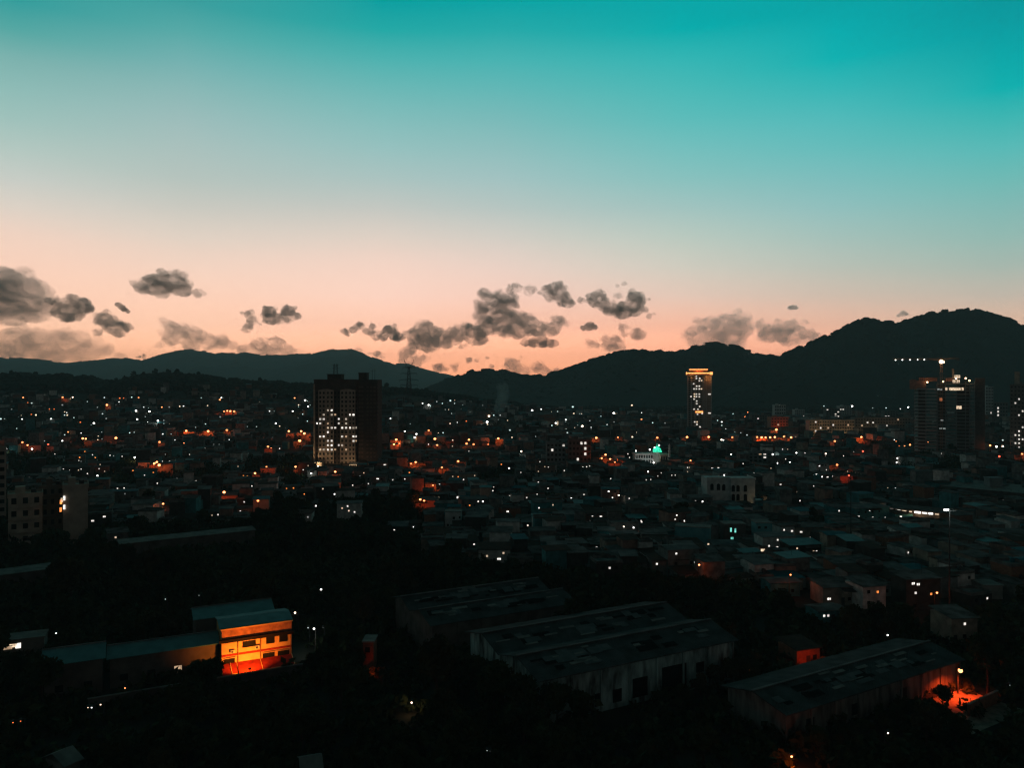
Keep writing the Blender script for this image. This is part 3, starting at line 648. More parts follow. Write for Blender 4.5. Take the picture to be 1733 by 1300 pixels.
# ------------------------------------------------------------------ mosque
def mosque():
    D = 570.; u0 = 1110; S = D/F; bx = (u0-CU)*S; bz = gz(bx, D)
    X = lambda u: (u-u0)*S
    Z = lambda y: H-(y-CV)*S-bz
    t = thing('mosque', (bx, D, bz), 'mosque with glowing green dome, white arcaded front and a minaret', 'mosque')
    w = MB(); w.box(X(1075), X(1106), 0, 12, -2, Z(768)); w.box(X(1106), X(1117), 1.5, 13, -2, Z(766)); w.obj('wall', M_WHITE, t)
    for r, y in ((0, 773), (1, 781)):
        for k in range(7):
            m = MB(); arch(m, X(1078+k*4.2), Z(y)-1.2, 1.1, 2.4, -.1, .02); m.obj('arch', M_GLASS, t)
    w = MB(); w.box(X(1116.5), X(1133), -2, 10, -2, Z(769)); w.obj('side_wing', M_CREAM, t)
    for k in range(4):
        m = MB(); arch(m, X(1119+k*4), Z(781), 1.0, 3.8, -2.1, -1.98); m.obj('arch', M_GLASS, t)
    d = MB(); r = 3.0
    d.lathe([(r*1.0, 0), (r*1.05, .8), (r*.98, 1.8), (r*.75, 3.0), (r*.4, 3.9), (.12, 4.5), (.08, 6.2)], 16, (X(1114), 5, Z(766))); d.obj('dome', G_GREEN, t)
    for u in (1108, 1119.5):
        d = MB(); d.lathe([(.7, 0), (.75, .4), (.5, 1.1), (.08, 1.7), (.05, 2.6)], 10, (X(u), 2.5, Z(766))); d.obj('small_dome', G_GREEN, t)
    m = MB(); m.lathe([(.9, -2), (.8, Z(764)), (1.2, Z(763.5)), (1.2, Z(762.5)), (.7, Z(762.3)), (.65, Z(755)), (.85, Z(754.6)), (.1, Z(750))], 10, (X(1131.5), -3, 0)); m.obj('minaret', M_WHITE, t)
    for u, y in ((1075.5, 763), (1099, 761), (1107, 757.5), (1114.5, 753.5), (1105.5, 783)):
        g = MB(); g.ball((X(u), -1.8, Z(y)), .5); g.obj('lamp', G_BULB, t); TARGETS.append((u, y, D-2))
    lamp_light(t, (X(1085), -7, Z(778)), COOL, 420); lamp_light(t, (X(1100), -7, Z(778)), COOL, 420); lamp_light(t, (X(1124), -6.5, Z(783)), SODIUM, 1300); lamp_light(t, (X(1112), 1.0, Z(761)), GREENL, 250)
    lamp_light(t, (X(1136), -6, Z(784)), SODIUM, 700)
    FOOT.append((bx-8, D+5, 12)); FOOT.append((bx+6, D+5, 9))
    for u in (1080, 1090, 1100, 1113, 1125):
        for y in (765, 775): TARGETS.append((u, y, D-3))
mosque()

# ------------------------------------------------------------------ transmission pylon on the ridge
def pylon():
    D = 1250.; u0 = 692; S = D/F; bx = (u0-CU)*S; bz = gz(bx, D)
    Z = lambda y: H-(y-CV)*S-bz
    t = thing('pylon', (bx, D, bz), 'steel lattice transmission pylon standing on the ridge against the far hill', 'pylon')
    m = MB(); ht = Z(621); b = 5.0; tp = 1.2
    wd = lambda z: b+(tp-b)*min(1, max(0, z/ht))
    for sx in (-1, 1):
        for sy in (-1, 1): m.tube((sx*wd(0), sy*wd(0), -3), (sx*tp, sy*tp, ht), .35, .25, n=4)
    n = 9
    for k in range(n):
        z0, z1 = ht*k/n, ht*(k+1)/n
        for (a_, b_) in (((-1,-1),(1,-1)), ((1,-1),(1,1)), ((1,1),(-1,1)), ((-1,1),(-1,-1))):
            m.tube((a_[0]*wd(z0), a_[1]*wd(z0), z0), (b_[0]*wd(z1), b_[1]*wd(z1), z1), .2, n=4); m.tube((b_[0]*wd(z0), b_[1]*wd(z0), z0), (a_[0]*wd(z1), a_[1]*wd(z1), z1), .2, n=4)
            m.tube((a_[0]*wd(z1), a_[1]*wd(z1), z1), (b_[0]*wd(z1), b_[1]*wd(z1), z1), .2, n=4)
    m.obj('lattice_body', M_DSTEEL, t)
    for y, hw in ((622, 10), (632, 13), (643, 15), (652, 14)):
        for s in (-1, 1):
            m = MB(); z = Z(y); m.tube((0, 0, z+1.6), (s*hw, 0, z), .28, .18, n=4); m.tube((0, 0, z-1.2), (s*hw, 0, z), .28, .18, n=4)
            for q in (.35, .65): m.tube((s*hw*q, 0, z+1.6*(1-q)), (s*hw*q, 0, z-1.2*(1-q)), .15, n=4)
            m.tube((s*hw, 0, z), (s*hw, 0, z-2.6), .25, n=4); m.obj('cross_arm', M_DSTEEL, t)
    for s in (-1, 1):
        m = MB(); m.tube((s*2, 0, Z(622)), (s*8, 0, Z(608.5)), .35, .15, n=4); m.tube((s*5, 0, Z(622)), (s*8, 0, Z(608.5)), .2, .12, n=4); m.obj('earth_wire_horn', M_DSTEEL, t)
    FOOT.append((bx, D, 8)); TARGETS.append((692, 650, D)); TARGETS.append((692, 640, D))
pylon()

# ------------------------------------------------------------------ amber-lit house and the long sheds beside it
HD = R(28)
def amber_house():
    P0 = np.array(px(375, 1140, 159.)[:2]); rz = R(27); bz = 0.
    # frame: local x along the facade, local y into the building
    t = thing('amber_house', (P0[0], P0[1], 0), 'two-storey house lit orange by a street lamp with red sloping awnings', 'house', rz=rz)
    W = 14.2; h = 9.0; fl = 3.2
    w = MB(); w.box(0, W, 0, 9, -1, h); w.obj('wall', M_OCHRE, t)
    w = MB(); w.box(-.5, W+.3, -.6, -.003, 6.3, 6.95); w.obj('shade_ledge', M_SOOT, t)
    w = MB(); w.box(.02, W-.02, -.06, -.006, 6.97, h-.14); w.obj('parapet_band', M_DIMLIT, t)  # lamp falloff towards the top painted in as a dimmer, redder band
    w = MB(); w.box(-.2, W+.2, -.2, -.004, h-.12, h+.12); w.obj('parapet_coping', M_OCHRE, t)
    w = MB(); w.box(0, W, -.14, -.005, fl+.15, fl+.55); w.obj('floor_band', M_REDAWN, t)
    r = MB(); r.hexa([(-.4, .1, h+.13), (W+.3, .1, h+.13), (W+.3, 4.6, h+.9), (-.4, 4.6, h+.9)], [(-.4, .1, h+.25), (W+.3, .1, h+.25), (W+.3, 4.6, h+1.02), (-.4, 4.6, h+1.02)])
    r.hexa([(-.4, 4.6, h+.9), (W+.3, 4.6, h+.9), (W+.3, 9.4, h+.1), (-.4, 9.4, h+.1)], [(-.4, 4.6, h+1.02), (W+.3, 4.6, h+1.02), (W+.3, 9.4, h+.22), (-.4, 9.4, h+.22)]); r.obj('roof', M_TEALR, t)
    def win(x, z, w_, h_, nm='window'):
        m = MB(); m.box(x, x+w_, -.03, .02, z, z+h_); o = m.obj(nm, M_GLASS, t)
        f = MB(); f.box(x-.1, x, -.1, .0, z-.1, z+h_+.1); f.box(x+w_, x+w_+.1, -.1, .0, z-.1, z+h_+.1); f.box(x, x+w_, -.1, -.031, z-.1, z); f.box(x, x+w_, -.1, -.031, z+h_, z+h_+.1)
        f.box(x+w_/2-.04, x+w_/2+.04, -.07, -.031, z, z+h_); f.obj('frame', M_SOOT, o)
        f = MB(); f.box(x-.25, x+w_+.25, -.55, -.003, z+h_+.13, z+h_+.24); f.obj('sunshade', M_OCHRE, o)
    win(4.2, 4.8, 2.5, 1.25); win(9.0, 4.85, 1.5, 1.35); win(11.7, 4.85, 1.5, 1.35)
    win(.6, 1.9, 1.9, 1.0, 'shop_window'); win(8.3, 1.9, 2.2, 1.0, 'shop_window'); win(11.4, 1.9, 2.2, 1.0, 'shop_window')
    for x in (3.2, 7.7, 14.0):
        m = MB(); m.tube((x, -.22, .3), (x, -.22, 6.4), .09, n=8); m.obj('drain_pipe', M_BRICK, t)
    for x, z in ((1.7, 4.0), (6.6, 4.2)):
        m = MB(); m.box(x, x+.85, -.55, -.003, z, z+.62); o = m.obj('air_conditioner', M_WHITE, t)
        m = MB(); m.lathe([(.24, 0), (.24, .03)], 12, (0, 0, 0)); ob = m.obj('fan_grille', M_DSTEEL, o); ob.location = (x+.35, -.556, z+.3); ob.rotation_euler = (R(90), 0, 0)
    for k, (x0, x1, dp) in enumerate(((-.1, 1.6, 4.0), (1.75, 2.9, 3.0), (3.0, 7.6, 4.3), (7.8, 14.1, 3.6))):
        m = MB(); z0, z1 = 1.8, .55+.15*(k == 3)
        m.hexa([(x0, -dp, z1), (x1, -dp, z1), (x1, -.02, z0), (x0, -.02, z0)], [(x0, -dp, z1+.08), (x1, -dp, z1+.08), (x1, -.02, z0+.08), (x0, -.02, z0+.08)])
        o = m.obj('awning', M_REDAWN, t)
        m = MB(); m.hexa([(x1, -dp, z1), (x1+.13, -dp, z1), (x1+.13, -.02, z0), (x1, -.02, z0)], [(x1, -dp, z1+.16), (x1+.13, -dp, z1+.16), (x1+.13, -.02, z0+.16), (x1, -.02, z0+.16)]); m.box(x0, x1, -dp-.1, -dp, z1-.35, z1+.1); m.obj('awning_edge', M_OCHRE, o)
        m = MB()
        for x in (x0+.1, x1-.1): m.tube((x, -dp+.1, -1), (x, -dp+.1, z1), .06)
        m.obj('awning_post', M_DSTEEL, o)
    # low wall in front, hidden sodium lamp beyond it
    lp = thing('flood_lamp', (*local(P0[0], P0[1], rz, 4.6, -6.6), 0), 'sodium floodlight on a short post turned to the amber-lit house front', 'flood lamp', rz=rz)
    m = MB(); m.tube((0, -.35, -1), (0, -.35, 2.4), .08, .06, n=8); m.obj('post', M_DSTEEL, lp)
    m = MB(); m.box(-.25, .25, -.3, .0, 2.3, 2.6); m.obj('lamp_head', M_DSTEEL, lp)
    m = MB(); m.box(-.2, .2, .002, .02, 2.33, 2.57); m.obj('lens', G_SOD, lp)
    l = bpy.data.lights.new('lamp_light', 'SPOT'); l.color = (1, .235, .018); l.energy = 8200; l.spot_size = R(132); l.spot_blend = .55; l.shadow_soft_size = .2
    lo = bpy.data.objects.new('lamp_light', l); COL.objects.link(lo); lo.parent = lp; lo.location = (0, .25, 2.5); lo.rotation_euler = (R(108), 0, 0)
    for k in range(3): FOOT.append((*local(P0[0], P0[1], rz, 3+k*5, 3), 7))
    for u in (385, 410, 435, 460, 485):
        for y in (1060, 1085, 1105, 1125, 1136): TARGETS.append((u, y-(u-430)*.17, 160))
    # sheds continuing the row
    def shed(name, label, x0, x1, dep, eave, ridge, off, rm, lit=()):
        s = thing(name, (*local(P0[0], P0[1], rz, x0, off), 0), label, 'shed', rz=rz); Wd = x1-x0
        w = MB(); w.box(0, Wd, 0, dep, -1, eave); w.obj('wall', M_DCONC, s)
        r = MB(); e = .6; th = .12
        r.hexa([(-e, -e, eave+.02), (Wd+e, -e, eave+.02), (Wd+e, dep/2, ridge), (-e, dep/2, ridge)], [(-e, -e, eave+.02+th), (Wd+e, -e, eave+.02+th), (Wd+e, dep/2, ridge+th), (-e, dep/2, ridge+th)])
        r.hexa([(-e, dep/2, ridge), (Wd+e, dep/2, ridge), (Wd+e, dep+e, eave+.02), (-e, dep+e, eave+.02)], [(-e, dep/2, ridge+th), (Wd+e, dep/2, ridge+th), (Wd+e, dep+e, eave+.02+th), (-e, dep+e, eave+.02+th)])
        r.obj('roof', rm, s)
        m = MB(); m.box(-e, Wd+e, dep/2-.2, dep/2+.2, ridge+th+.01, ridge+th+.15); m.obj('ridge_cap', M_ASB, s)
        n = int(Wd/4)
        for k in range(n):
            m = MB(); x = Wd*(k+.5)/n; m.box(x-.7, x+.7, -.05, .01, 1.2, 2.5); m.obj('window', G_W2D if k in lit else M_GLASS, s)
        for k in range(int(Wd/8)+1): FOOT.append((*local(P0[0], P0[1], rz, x0+4+8*k, off+dep/2), 6.5))
        return s
    shed('long_shed', 'long low shed with weathered teal roof joined to the amber-lit house', -20.5, -.8, 6.8, 5.9, 7.4, 1.5, M_TEALR, lit=(2,))
    shed('long_shed', 'shorter teal-roofed shed half hidden behind dark trees', -31.5, -21.8, 8.0, 6.6, 8.4, .5, M_TEALR)
    shed('rear_shed', 'dark rear shed roof rising behind the amber-lit house', -4, 12, 8, 8.6, 10.0, 11.5, M_TEALR)
    for u in (230, 260, 290, 310): TARGETS.append((u, 1080-(u-230)*.21, 168))
    for u in (120, 150, 180): TARGETS.append((u, 1100-(u-120)*.2, 155))
    m = MB(); 
    wl = thing('boundary_wall', (*local(P0[0], P0[1], rz, -24, -7.6), 0), 'low pale boundary wall in front of the long teal shed and lit house', 'wall', rz=rz)
    m.box(0, 39, 0, .25, -1, 1.9); m.obj('wall', M_DCONC, wl); m = MB(); m.box(-.05, 39.05, -.06, .31, 1.9, 2.05); m.obj('coping', M_CONC, wl)
M_OCHRE = mat('ochre_plaster', (.62,.42,.2), .85, (.5,.32,.15), .7, detail=6)
M_SOOT = mat('sooty_dark_paint', (.02,.017,.015), 1, (.012,.01,.009), 2); M_DIMLIT = mat('dim_lit_plaster', (.42,.2,.13), .9, (.2,.1,.07), .9, detail=8)
M_REDAWN = mat('red_awning', (.30,.03,.02), .9, (.2,.022,.015), 1.2)
amber_house()

# ------------------------------------------------------------------ warehouses
def warehouse(label, cx, cy, W, Dp, h, bays, rz, rm, wm, ridge=1.6, name='warehouse', openings=()):
    t = thing(name, (cx, cy, 0), label, 'warehouse', rz=rz)
    w = MB(); w.box(-W/2, W/2, -Dp/2, Dp/2, -1, h); w.obj('wall', wm, t)
    bd = Dp/bays; th = .14; e = .9
    for b in range(bays):
        y0 = -Dp/2+b*bd; y1 = y0+bd; ym = (y0+y1)/2; ya = y0-(e if b == 0 else -.0); yb_ = y1+(e if b == bays-1 else 0)
        r = MB()
        # corrugated sheets laid as slightly uneven strips
        n = int(W/3.2); xs = np.linspace(-W/2-e, W/2+e, n+1)
        for k in range(n):
            j = random.uniform(0, .07); x0, x1 = xs[k], xs[k+1]-.02
            r.hexa([(x0, ya, h+.03), (x1, ya, h+.03), (x1, ym, h+ridge), (x0, ym, h+ridge)], [(x0, ya, h+.03+th+j), (x1, ya, h+.03+th+j), (x1, ym, h+ridge+th+j), (x0, ym, h+ridge+th+j)])
            r.hexa([(x0, ym, h+ridge), (x1, ym, h+ridge), (x1, yb_, h+.03), (x0, yb_, h+.03)], [(x0, ym, h+ridge+th+j), (x1, ym, h+ridge+th+j), (x1, yb_, h+.03+th+j), (x0, yb_, h+.03+th+j)])
        m = r
        for _ in range(int(W/4)):
            x = random.uniform(-W/2, W/2-4); yy = random.uniform(y0+.8, ym-.8); zz = h+.03+ridge*(yy-ya)/(ym-ya)+th+.1; L = random.uniform(1, 4)
            sl_ = ridge/(ym-ya); ww = random.uniform(.25, .8)
            m.hexa([(x, yy, zz), (x+L, yy, zz), (x+L, yy+ww, zz+ww*sl_), (x, yy+ww, zz+ww*sl_)], [(x, yy, zz+.05), (x+L, yy, zz+.05), (x+L, yy+ww, zz+ww*sl_+.05), (x, yy+ww, zz+ww*sl_+.05)], 1)
        for mi_, cnt, wlo, whi in ((2, int(W/3), .5, 1.6), (3, int(W/5), .8, 2.2)):
            for _ in range(cnt):
                x = random.uniform(-W/2, W/2-5); yy = random.uniform(y0+.8, ym-2.4); dz_ = .115+.002*random.random()+(.004 if mi_ == 3 else 0); zz = h+.03+ridge*(yy-ya)/(ym-ya)+th+dz_; L = random.uniform(.8, 5); sl_ = ridge/(ym-ya); ww = random.uniform(wlo, whi)
                m.hexa([(x, yy, zz), (x+L, yy, zz), (x+L, yy+ww, zz+ww*sl_), (x, yy+ww, zz+ww*sl_)], [(x, yy, zz+.03), (x+L, yy, zz+.03), (x+L, yy+ww, zz+ww*sl_+.03), (x, yy+ww, zz+ww*sl_+.03)], mi_)
        ro = r.obj('roof', [rm, M_CONC, M_ROOFHOLE, M_SHEET], t)
        m = MB(); m.box(-W/2-e, W/2+e, ym-.25, ym+.25, h+ridge+th+.08, h+ridge+th+.2); m.obj('ridge_cap', M_ASB, ro)
    for x0, x1, z0, z1 in openings:
        m = MB(); m.box(x0, x1, -Dp/2-.04, -Dp/2+.01, z0, z1); m.obj('doorway' if z0 < .5 else 'window', M_GLASS, t)
    n = max(4, int(W/6))
    for k in range(n+1):
        m = MB(); x = -W/2+W*k/n; m.box(x-.2, x+.2, -Dp/2-.25, -Dp/2-.045, -1, h-.4); m.obj('pilaster', wm, t)
    m = MB()
    for b in range(bays):
        ym = -Dp/2+(b+.5)*bd
        for s in (-1, 1):
            x0 = s*W/2-.15*(s > 0)
            m.add([(x0, ym-bd/2+.05, h), (x0+.15, ym-bd/2+.05, h), (x0+.15, ym, h+ridge-.05), (x0, ym, h+ridge-.05), (x0, ym+bd/2-.05, h), (x0+.15, ym+bd/2-.05, h)], [(0, 3, 4), (1, 5, 2), (0, 1, 2, 3), (3, 2, 5, 4)])
    m.obj('gable', wm, t)
    for ix in range(max(1, int(W/9))):
        for iy in range(max(1, int(Dp/9))):
            FOOT.append((*local(cx, cy, rz, -W/2+W*(ix+.5)/max(1, int(W/9)), -Dp/2+Dp*(iy+.5)/max(1, int(Dp/9))), 7))
            X_, Y_ = local(cx, cy, rz, -W/2+W*(ix+.5)/max(1, int(W/9)), -Dp/2+Dp*(iy+.5)/max(1, int(Dp/9)))
            TARGETS.append((CU+X_*F/Y_, CV+(H-h)*F/Y_, Y_))
    return t
M_WHW = mat('stained_warehouse_wall', (.34,.5,.485), .9, (.06,.075,.075), .7, .3, detail=9, stretch=(1, 1, .28))
M_ROOFHOLE = mat('painted_roof_hole', (.012,.012,.012), 1, (.008,.008,.008), 1); M_SHEET = mat('greyer_roof_sheet', (.12,.128,.126), .95, (.08,.086,.085), .6)  # near-black patches painted on the roof for the dark inside missing sheets
M_SHEDW = mat('grimy_shed_wall', (.2,.19,.175), .95, (.07,.068,.062), .7, detail=8, stretch=(1, 1, .25))
M_WHR = mat('warehouse_roof', (.075,.08,.08), .95, (.04,.043,.043), .3, .5, wave=1.0)
warehouse('large old warehouse with stained pale front wall and dark patched roof', 18, 158, 45, 29, 8, 2, HD, M_WHR, M_WHW, 2.0, openings=((-2.5, 1.0, 1, 4.6), (4.5, 10.5, 0, 5.5), (-7, -5, 1, 3.4), (-11, -9.5, 1, 3.4), (13, 15, 3, 5)))
warehouse('darker broad warehouse behind the stained one', -7, 186, 36, 24, 7.5, 2, HD, M_WHR, M_DCONC, 1.8)
warehouse('long low shed with plain grey roof and a wall end lit red', 64, 146, 50, 13, 5, 1, R(30), M_WHR, M_SHEDW, 1.6, name='long_shed', openings=((-20, -18, 1, 3), (-8, -6, 1, 3), (6, 8, 1, 3)))
for u, y in ((980, 1180), (1000, 1190), (1020, 1180), (1050, 1160), (1080, 1150), (1110, 1135), (1140, 1130), (965, 1200), (930,1165)): TARGETS.append((u, y, 134))
for u in (1340, 1380, 1420, 1460, 1500, 1540, 1570, 1600): TARGETS.append((u, 1212-(u-1330)*.316, 129+(u-1340)*.09)); TARGETS.append((u, 1170-(u-1340)*.27, 138+(u-1340)*.09))
# red-lit yard at the end of the low shed
def lamp_thing(kind, loc, label, cat, glow, r, hp, col=None, power=0, off=(0, -1.2, -.4), group=None, rz=0):
    t = thing('street_lamp', loc, label, cat, group, rz)
    m = MB(); m.tube((0, .3, -1), (0, .3, hp), .12, .08, n=6); m.obj('pole', M_DSTEEL, t)
    m = MB(); m.tube((0, .3, hp-.1), (0, -.3, hp+.25), .06, n=5); m.box(-.22, .22, -.75, -.15, hp+.2, hp+.36); m.obj('lamp_head', M_DSTEEL, t)
    m = MB(); m.ball((0, -.45, hp+.15-r*.6), r); m.obj('bulb', glow, t)
    if power: lamp_light(t, (off[0], -.45+off[1], hp+off[2]), col, power)
    return t
D = base_at(1623, 1134, 5.0); x = (1623-CU)*D/F
lamp_thing('', (x, D, 0), 'red-glowing lamp on a pole at the end of the long grey shed', 'street lamp', G_SOD, .42, 5.0)
l = bpy.data.lights.new('lamp_light', 'SPOT'); l.color = REDDISH; l.energy = 5200; l.spot_size = R(140); l.spot_blend = .6; l.shadow_soft_size = .2
lo = bpy.data.objects.new('lamp_light', l); COL.objects.link(lo); lo.location = (x-.9, D-1.6, 4.6)
gx, gy = np.meshgrid(np.linspace(-11, 8, 20), np.linspace(-7, 5, 14), indexing='ij'); cr, sr = math.cos(R(30)), math.sin(R(30))
qx = x-2+gx*cr-gy*sr; qy = D-5.5+gx*sr+gy*cr; ii, jj = np.meshgrid(np.arange(19), np.arange(13), indexing='ij'); a = (ii*14+jj).ravel()
o = link('added_yard', npmesh('added_yard', np.stack([qx, qy, ground(qx, qy)+.06], -1).reshape(-1, 3), np.stack([a, a+14, a+15, a+1], 1), mat('light_pool_dirt', (.3,.24,.19), .95, (.17,.135,.105), .7, .4, detail=8), True)); tag(o, kind='structure')  # paler ground sheet added so the red lamp's pool shows
for dx_, dy_ in ((-8, -9), (-3, -6), (3, -3), (-1, -10), (4, -8)): FOOT.append((x-2+dx_, D-1+dy_, 4.2)); TARGETS.append((1623, 1134, D)); FOOT.append((x, D, 3))
for (u, y, D_) in ((1600, 1155, D-10), (1620, 1165, D-12), (1630, 1160, D-8), (1640, 1180, D-15), (1660, 1175, D-15)): TARGETS.append((u, y, D_)); FOOT.append(((u-CU)*D_/F, D_, 5))
FOOT.append(((1612-CU)*142/F, 142., 7)); FOOT.append(((1632-CU)*136/F, 136., 5))
t = thing('brick_wall', ((1640-CU)*138/F, 138., 0), 'brick boundary wall glimmering red beside the lit yard', 'wall', rz=R(34))
m = MB(); m.box(0, 11, 0, .3, -1, 2.3); m.obj('wall', M_BRICK, t); m = MB(); m.box(-.05, 11.05, -.06, .36, 2.3, 2.45); m.obj('coping', M_CONC, t)
# small red-lit brick house up the slope from the long shed
def red_house():
    D = base_at(1368, 1128); x = (1368-CU)*D/F
    t = thing('brick_house', (x, D, gz(x, D)), 'small brick house with its front dimly lit red behind the long grey shed', 'house', rz=R(20))
    m = MB(); m.box(-3, 3, 0, 6, -1, 3.4); m.obj('wall', M_BRICK, t)
    m = MB(); m.hexa([(-3.4, -.5, 3.42), (3.4, -.5, 3.42), (3.4, 6.5, 4.2), (-3.4, 6.5, 4.2)], [(-3.4, -.5, 3.54), (3.4, -.5, 3.54), (3.4, 6.5, 4.32), (-3.4, 6.5, 4.32)]); m.obj('roof', M_RUST, t)
    m = MB(); m.box(-.5, .5, -.05, .01, 0, 2); m.obj('door', M_DSTEEL, t); m = MB(); m.box(1.2, 2.2, -.05, .01, 1, 2); m.obj('window', M_GLASS, t)
    lamp_light(t, (-1.5, -4.5, 2.4), REDDISH, 420)
    FOOT.append((x, D+3, 5)); TARGETS.append((1360, 1118, D)); TARGETS.append((1380, 1112, D))
red_house()

# ------------------------------------------------------------------ white cube houses, long walls, tank, viaduct
def cube_house(label, u0, u1, yt, yb, wm, wins, name='house', depth=6, D=None, rz=0):
    D = D or base_at((u0+u1)/2, yb); S = D/F; x = ((u0+u1)/2-CU)*S; bz = gz(x, D); W = (u1-u0)*S; h = H-(yt-CV)*S-bz
    t = thing(name, (x, D, bz), label, 'house', rz=rz)
    m = MB(); m.box(-W/2, W/2, 0, depth, -2, h); m.obj('wall', wm, t)
    m = MB(); m.box(-W/2-.2, W/2+.2, -.2, depth+.2, h+.01, h+.3); m.obj('roof', M_CONC, t)
    for u, y, hw, hh, g in wins:
        m = MB(); xx = (u-(u0+u1)/2)*S; z = H-(y-CV)*S-bz; m.box(xx-hw, xx+hw, -.06, .01, z-hh, z+hh); o = m.obj('window', g, t)
        f = MB(); f.box(xx-hw-.1, xx+hw+.1, -.3, -.065, z+hh, z+hh+.12); f.obj('sunshade', wm, o)
        TARGETS.append((u, y, D))
    FOOT.append((x, D+depth/2, max(W, depth)*.6)); TARGETS.append(((u0+u1)/2, (yt+yb)/2, D)); TARGETS.append(((u0+u1)/2, yt+2, D))
    return t
cube_house('small white cube house above the dark trees', 753, 780, 867, 894, M_WHITE, [(768, 877, .5, .55, M_GLASS), (778, 876, .35, .5, M_GLASS), (758, 889, .35, .5, M_GLASS)])
cube_house('white house with brightly lit ground floor beside a teal neighbour', 775, 787, 832, 846, M_WHITE, [(770+6, 842, .9, .5, G_W)])
cube_house('dark teal house adjoining the white lit house', 788, 799, 833, 847, M_TEALW, [(793, 840, .5, .5, M_GLASS)])
cube_house('teal house with two rows of bright windows', 1280, 1307, 886, 921, M_TEALW, [(1283.5, 908, .5, .7, G_W), (1293, 909, .5, .8, G_W), (1301, 909.5, .5, .9, G_W), (1285, 893, .5, .5, M_GLASS), (1296, 893, .5, .5, M_GLASS)])
cube_house('dark house with teal-lit windows', 1226, 1262, 888, 920, M_DCONC, [(1237, 897, .3, .8, G_T), (1244.5, 898, .3, .8, G_T), (1239, 911.5, .5, .5, G_T), (1249, 913, .5, .5, G_T)])
cube_house('corrugated teal shed wall among the near slum roofs', 1143, 1200, 893, 925, M_TEALW, [(1203-4, 922, .5, .9, G_W2)], rz=R(-20))
cube_house('pale shed with one arched warm doorway', 1286, 1298, 926, 938, M_PINKW, [(1291, 933, .7, .8, G_W2)])
cube_house('pale grey house at the slum edge below the tall lamp mast', 1665, 1697, 992, 1016, M_CONC, [(1671, 1013, .4, .4, G_W)])
def long_wall(label, u0, y0, u1, y1, h, m_, name='long_roof', th=5, cat='shed'):
    D0, D1 = base_at(u0, y0, h), base_at(u1, y1, h); a_ = np.array(((u0-CU)*D0/F, D0)); b_ = np.array(((u1-CU)*D1/F, D1)); L = np.linalg.norm(b_-a_); rz = math.atan2(b_[1]-a_[1], b_[0]-a_[0])
    zb = gz(*a_)
    t = thing(name, (a_[0], a_[1], zb), label, cat, rz=rz)
    m = MB(); m.box(0, L, .3, th, -2, h-.2); m.obj('wall', M_DCONC, t)
    m = MB(); m.hexa([(-.3, -.3, h-.18), (L+.3, -.3, h-.18), (L+.3, th+.3, h+.5), (-.3, th+.3, h+.5)], [(-.3, -.3, h-.04), (L+.3, -.3, h-.04), (L+.3, th+.3, h+.64), (-.3, th+.3, h+.64)]); m.obj('roof', m_, t)
    n = int(L/6)
    for k in range(n):
        m = MB(); x = L*(k+.5)/n; m.box(x-.6, x+.6, .24, .31, 1, 2.2); m.obj('window', M_GLASS, t)
    for k in range(int(L/6)+1):
        q = local(a_[0], a_[1], rz, 3+6*k, th/2); FOOT.append((q[0], q[1], 4.5))
    for k in range(1+int(L/5)):
        q = local(a_[0], a_[1], rz, 5*k, 0); TARGETS.append((CU+q[0]*F/q[1], CV+(H-zb-h)*F/q[1], q[1]))
    return t
long_wall('long pale ledge roof crossing the dark trees', 203, 922, 432, 897, 6, M_CONC)
long_wall('long pale ledge roof below the beige flats', 0, 975, 90, 962, 5, M_CONC)
long_wall('long flat-roofed shed with pale edge near the water tank', 1590, 822, 1760, 838, 6, M_CONC, th=30)
mk = long_wall('long market shed with a string of lit stalls under its eave', 1505, 860, 1600, 869, 5, M_TINROOF, th=9)
for lx, hw, hh, g in ((1.2, .9, .3, G_WB), (3.4, 1.1, .35, G_W), (6.0, .9, .3, G_W2), (8.6, .5, .3, G_W2), (11.4, 1.2, .4, G_WB), (14.2, 1.0, .4, G_W), (16.6, .8, .35, G_WB), (19.0, .7, .3, G_W2), (21.4, 1.0, .35, G_W), (24.0, .8, .35, G_WB)):
    m = MB(); m.box(lx-hw, lx+hw, -.02, .295, 4.1-hh, 4.1+hh); o = m.obj('lit_stall', g, mk)
    m = MB(); m.box(lx-hw-.2, lx+hw+.2, -.5, -.03, 4.1+hh+.01, 4.1+hh+.08); m.obj('canopy', M_RUST, o)
for q_ in range(10): TARGETS.append((1507+q_*10, 866+q_*.9, 355.)); TARGETS.append((1507+q_*10, 869+q_*.9, 355.))
lamp_light(mk, (12, -2.5, 3.6), WARM, 350); lamp_light(mk, (22, -2.5, 3.6), WARM, 350)
cube_house('house wrapped in bright teal tarpaulin among the grey roofs', 1366, 1383, 782, 797, mat('teal_tarpaulin', (.03,.5,.5), .8, (.02,.36,.38), .5), [(1386-4, 789, .4, .4, G_W)])
th_ = cube_house('pale flat annexe with a bright ragged window at the frame edge', 8, 70, 1083, 1114, M_CONC, [(17, 1094, .8, .35, G_W2D), (25, 1091, .7, .4, G_W2), (32, 1092, .5, .6, G_W)], depth=5, rz=R(24))
cube_house('narrow brick gatehouse lit dull red among dark trees', 614, 632, 1088, 1138, M_BRICK, [(622, 1100, .5, .6, M_GLASS)], depth=4)
gh_ = [o_ for o_ in bpy.data.objects if str(o_.get('label', '')).startswith('narrow brick gatehouse')][0]; lamp_light(gh_, (1.5, -4, 1.5), REDDISH, 90)
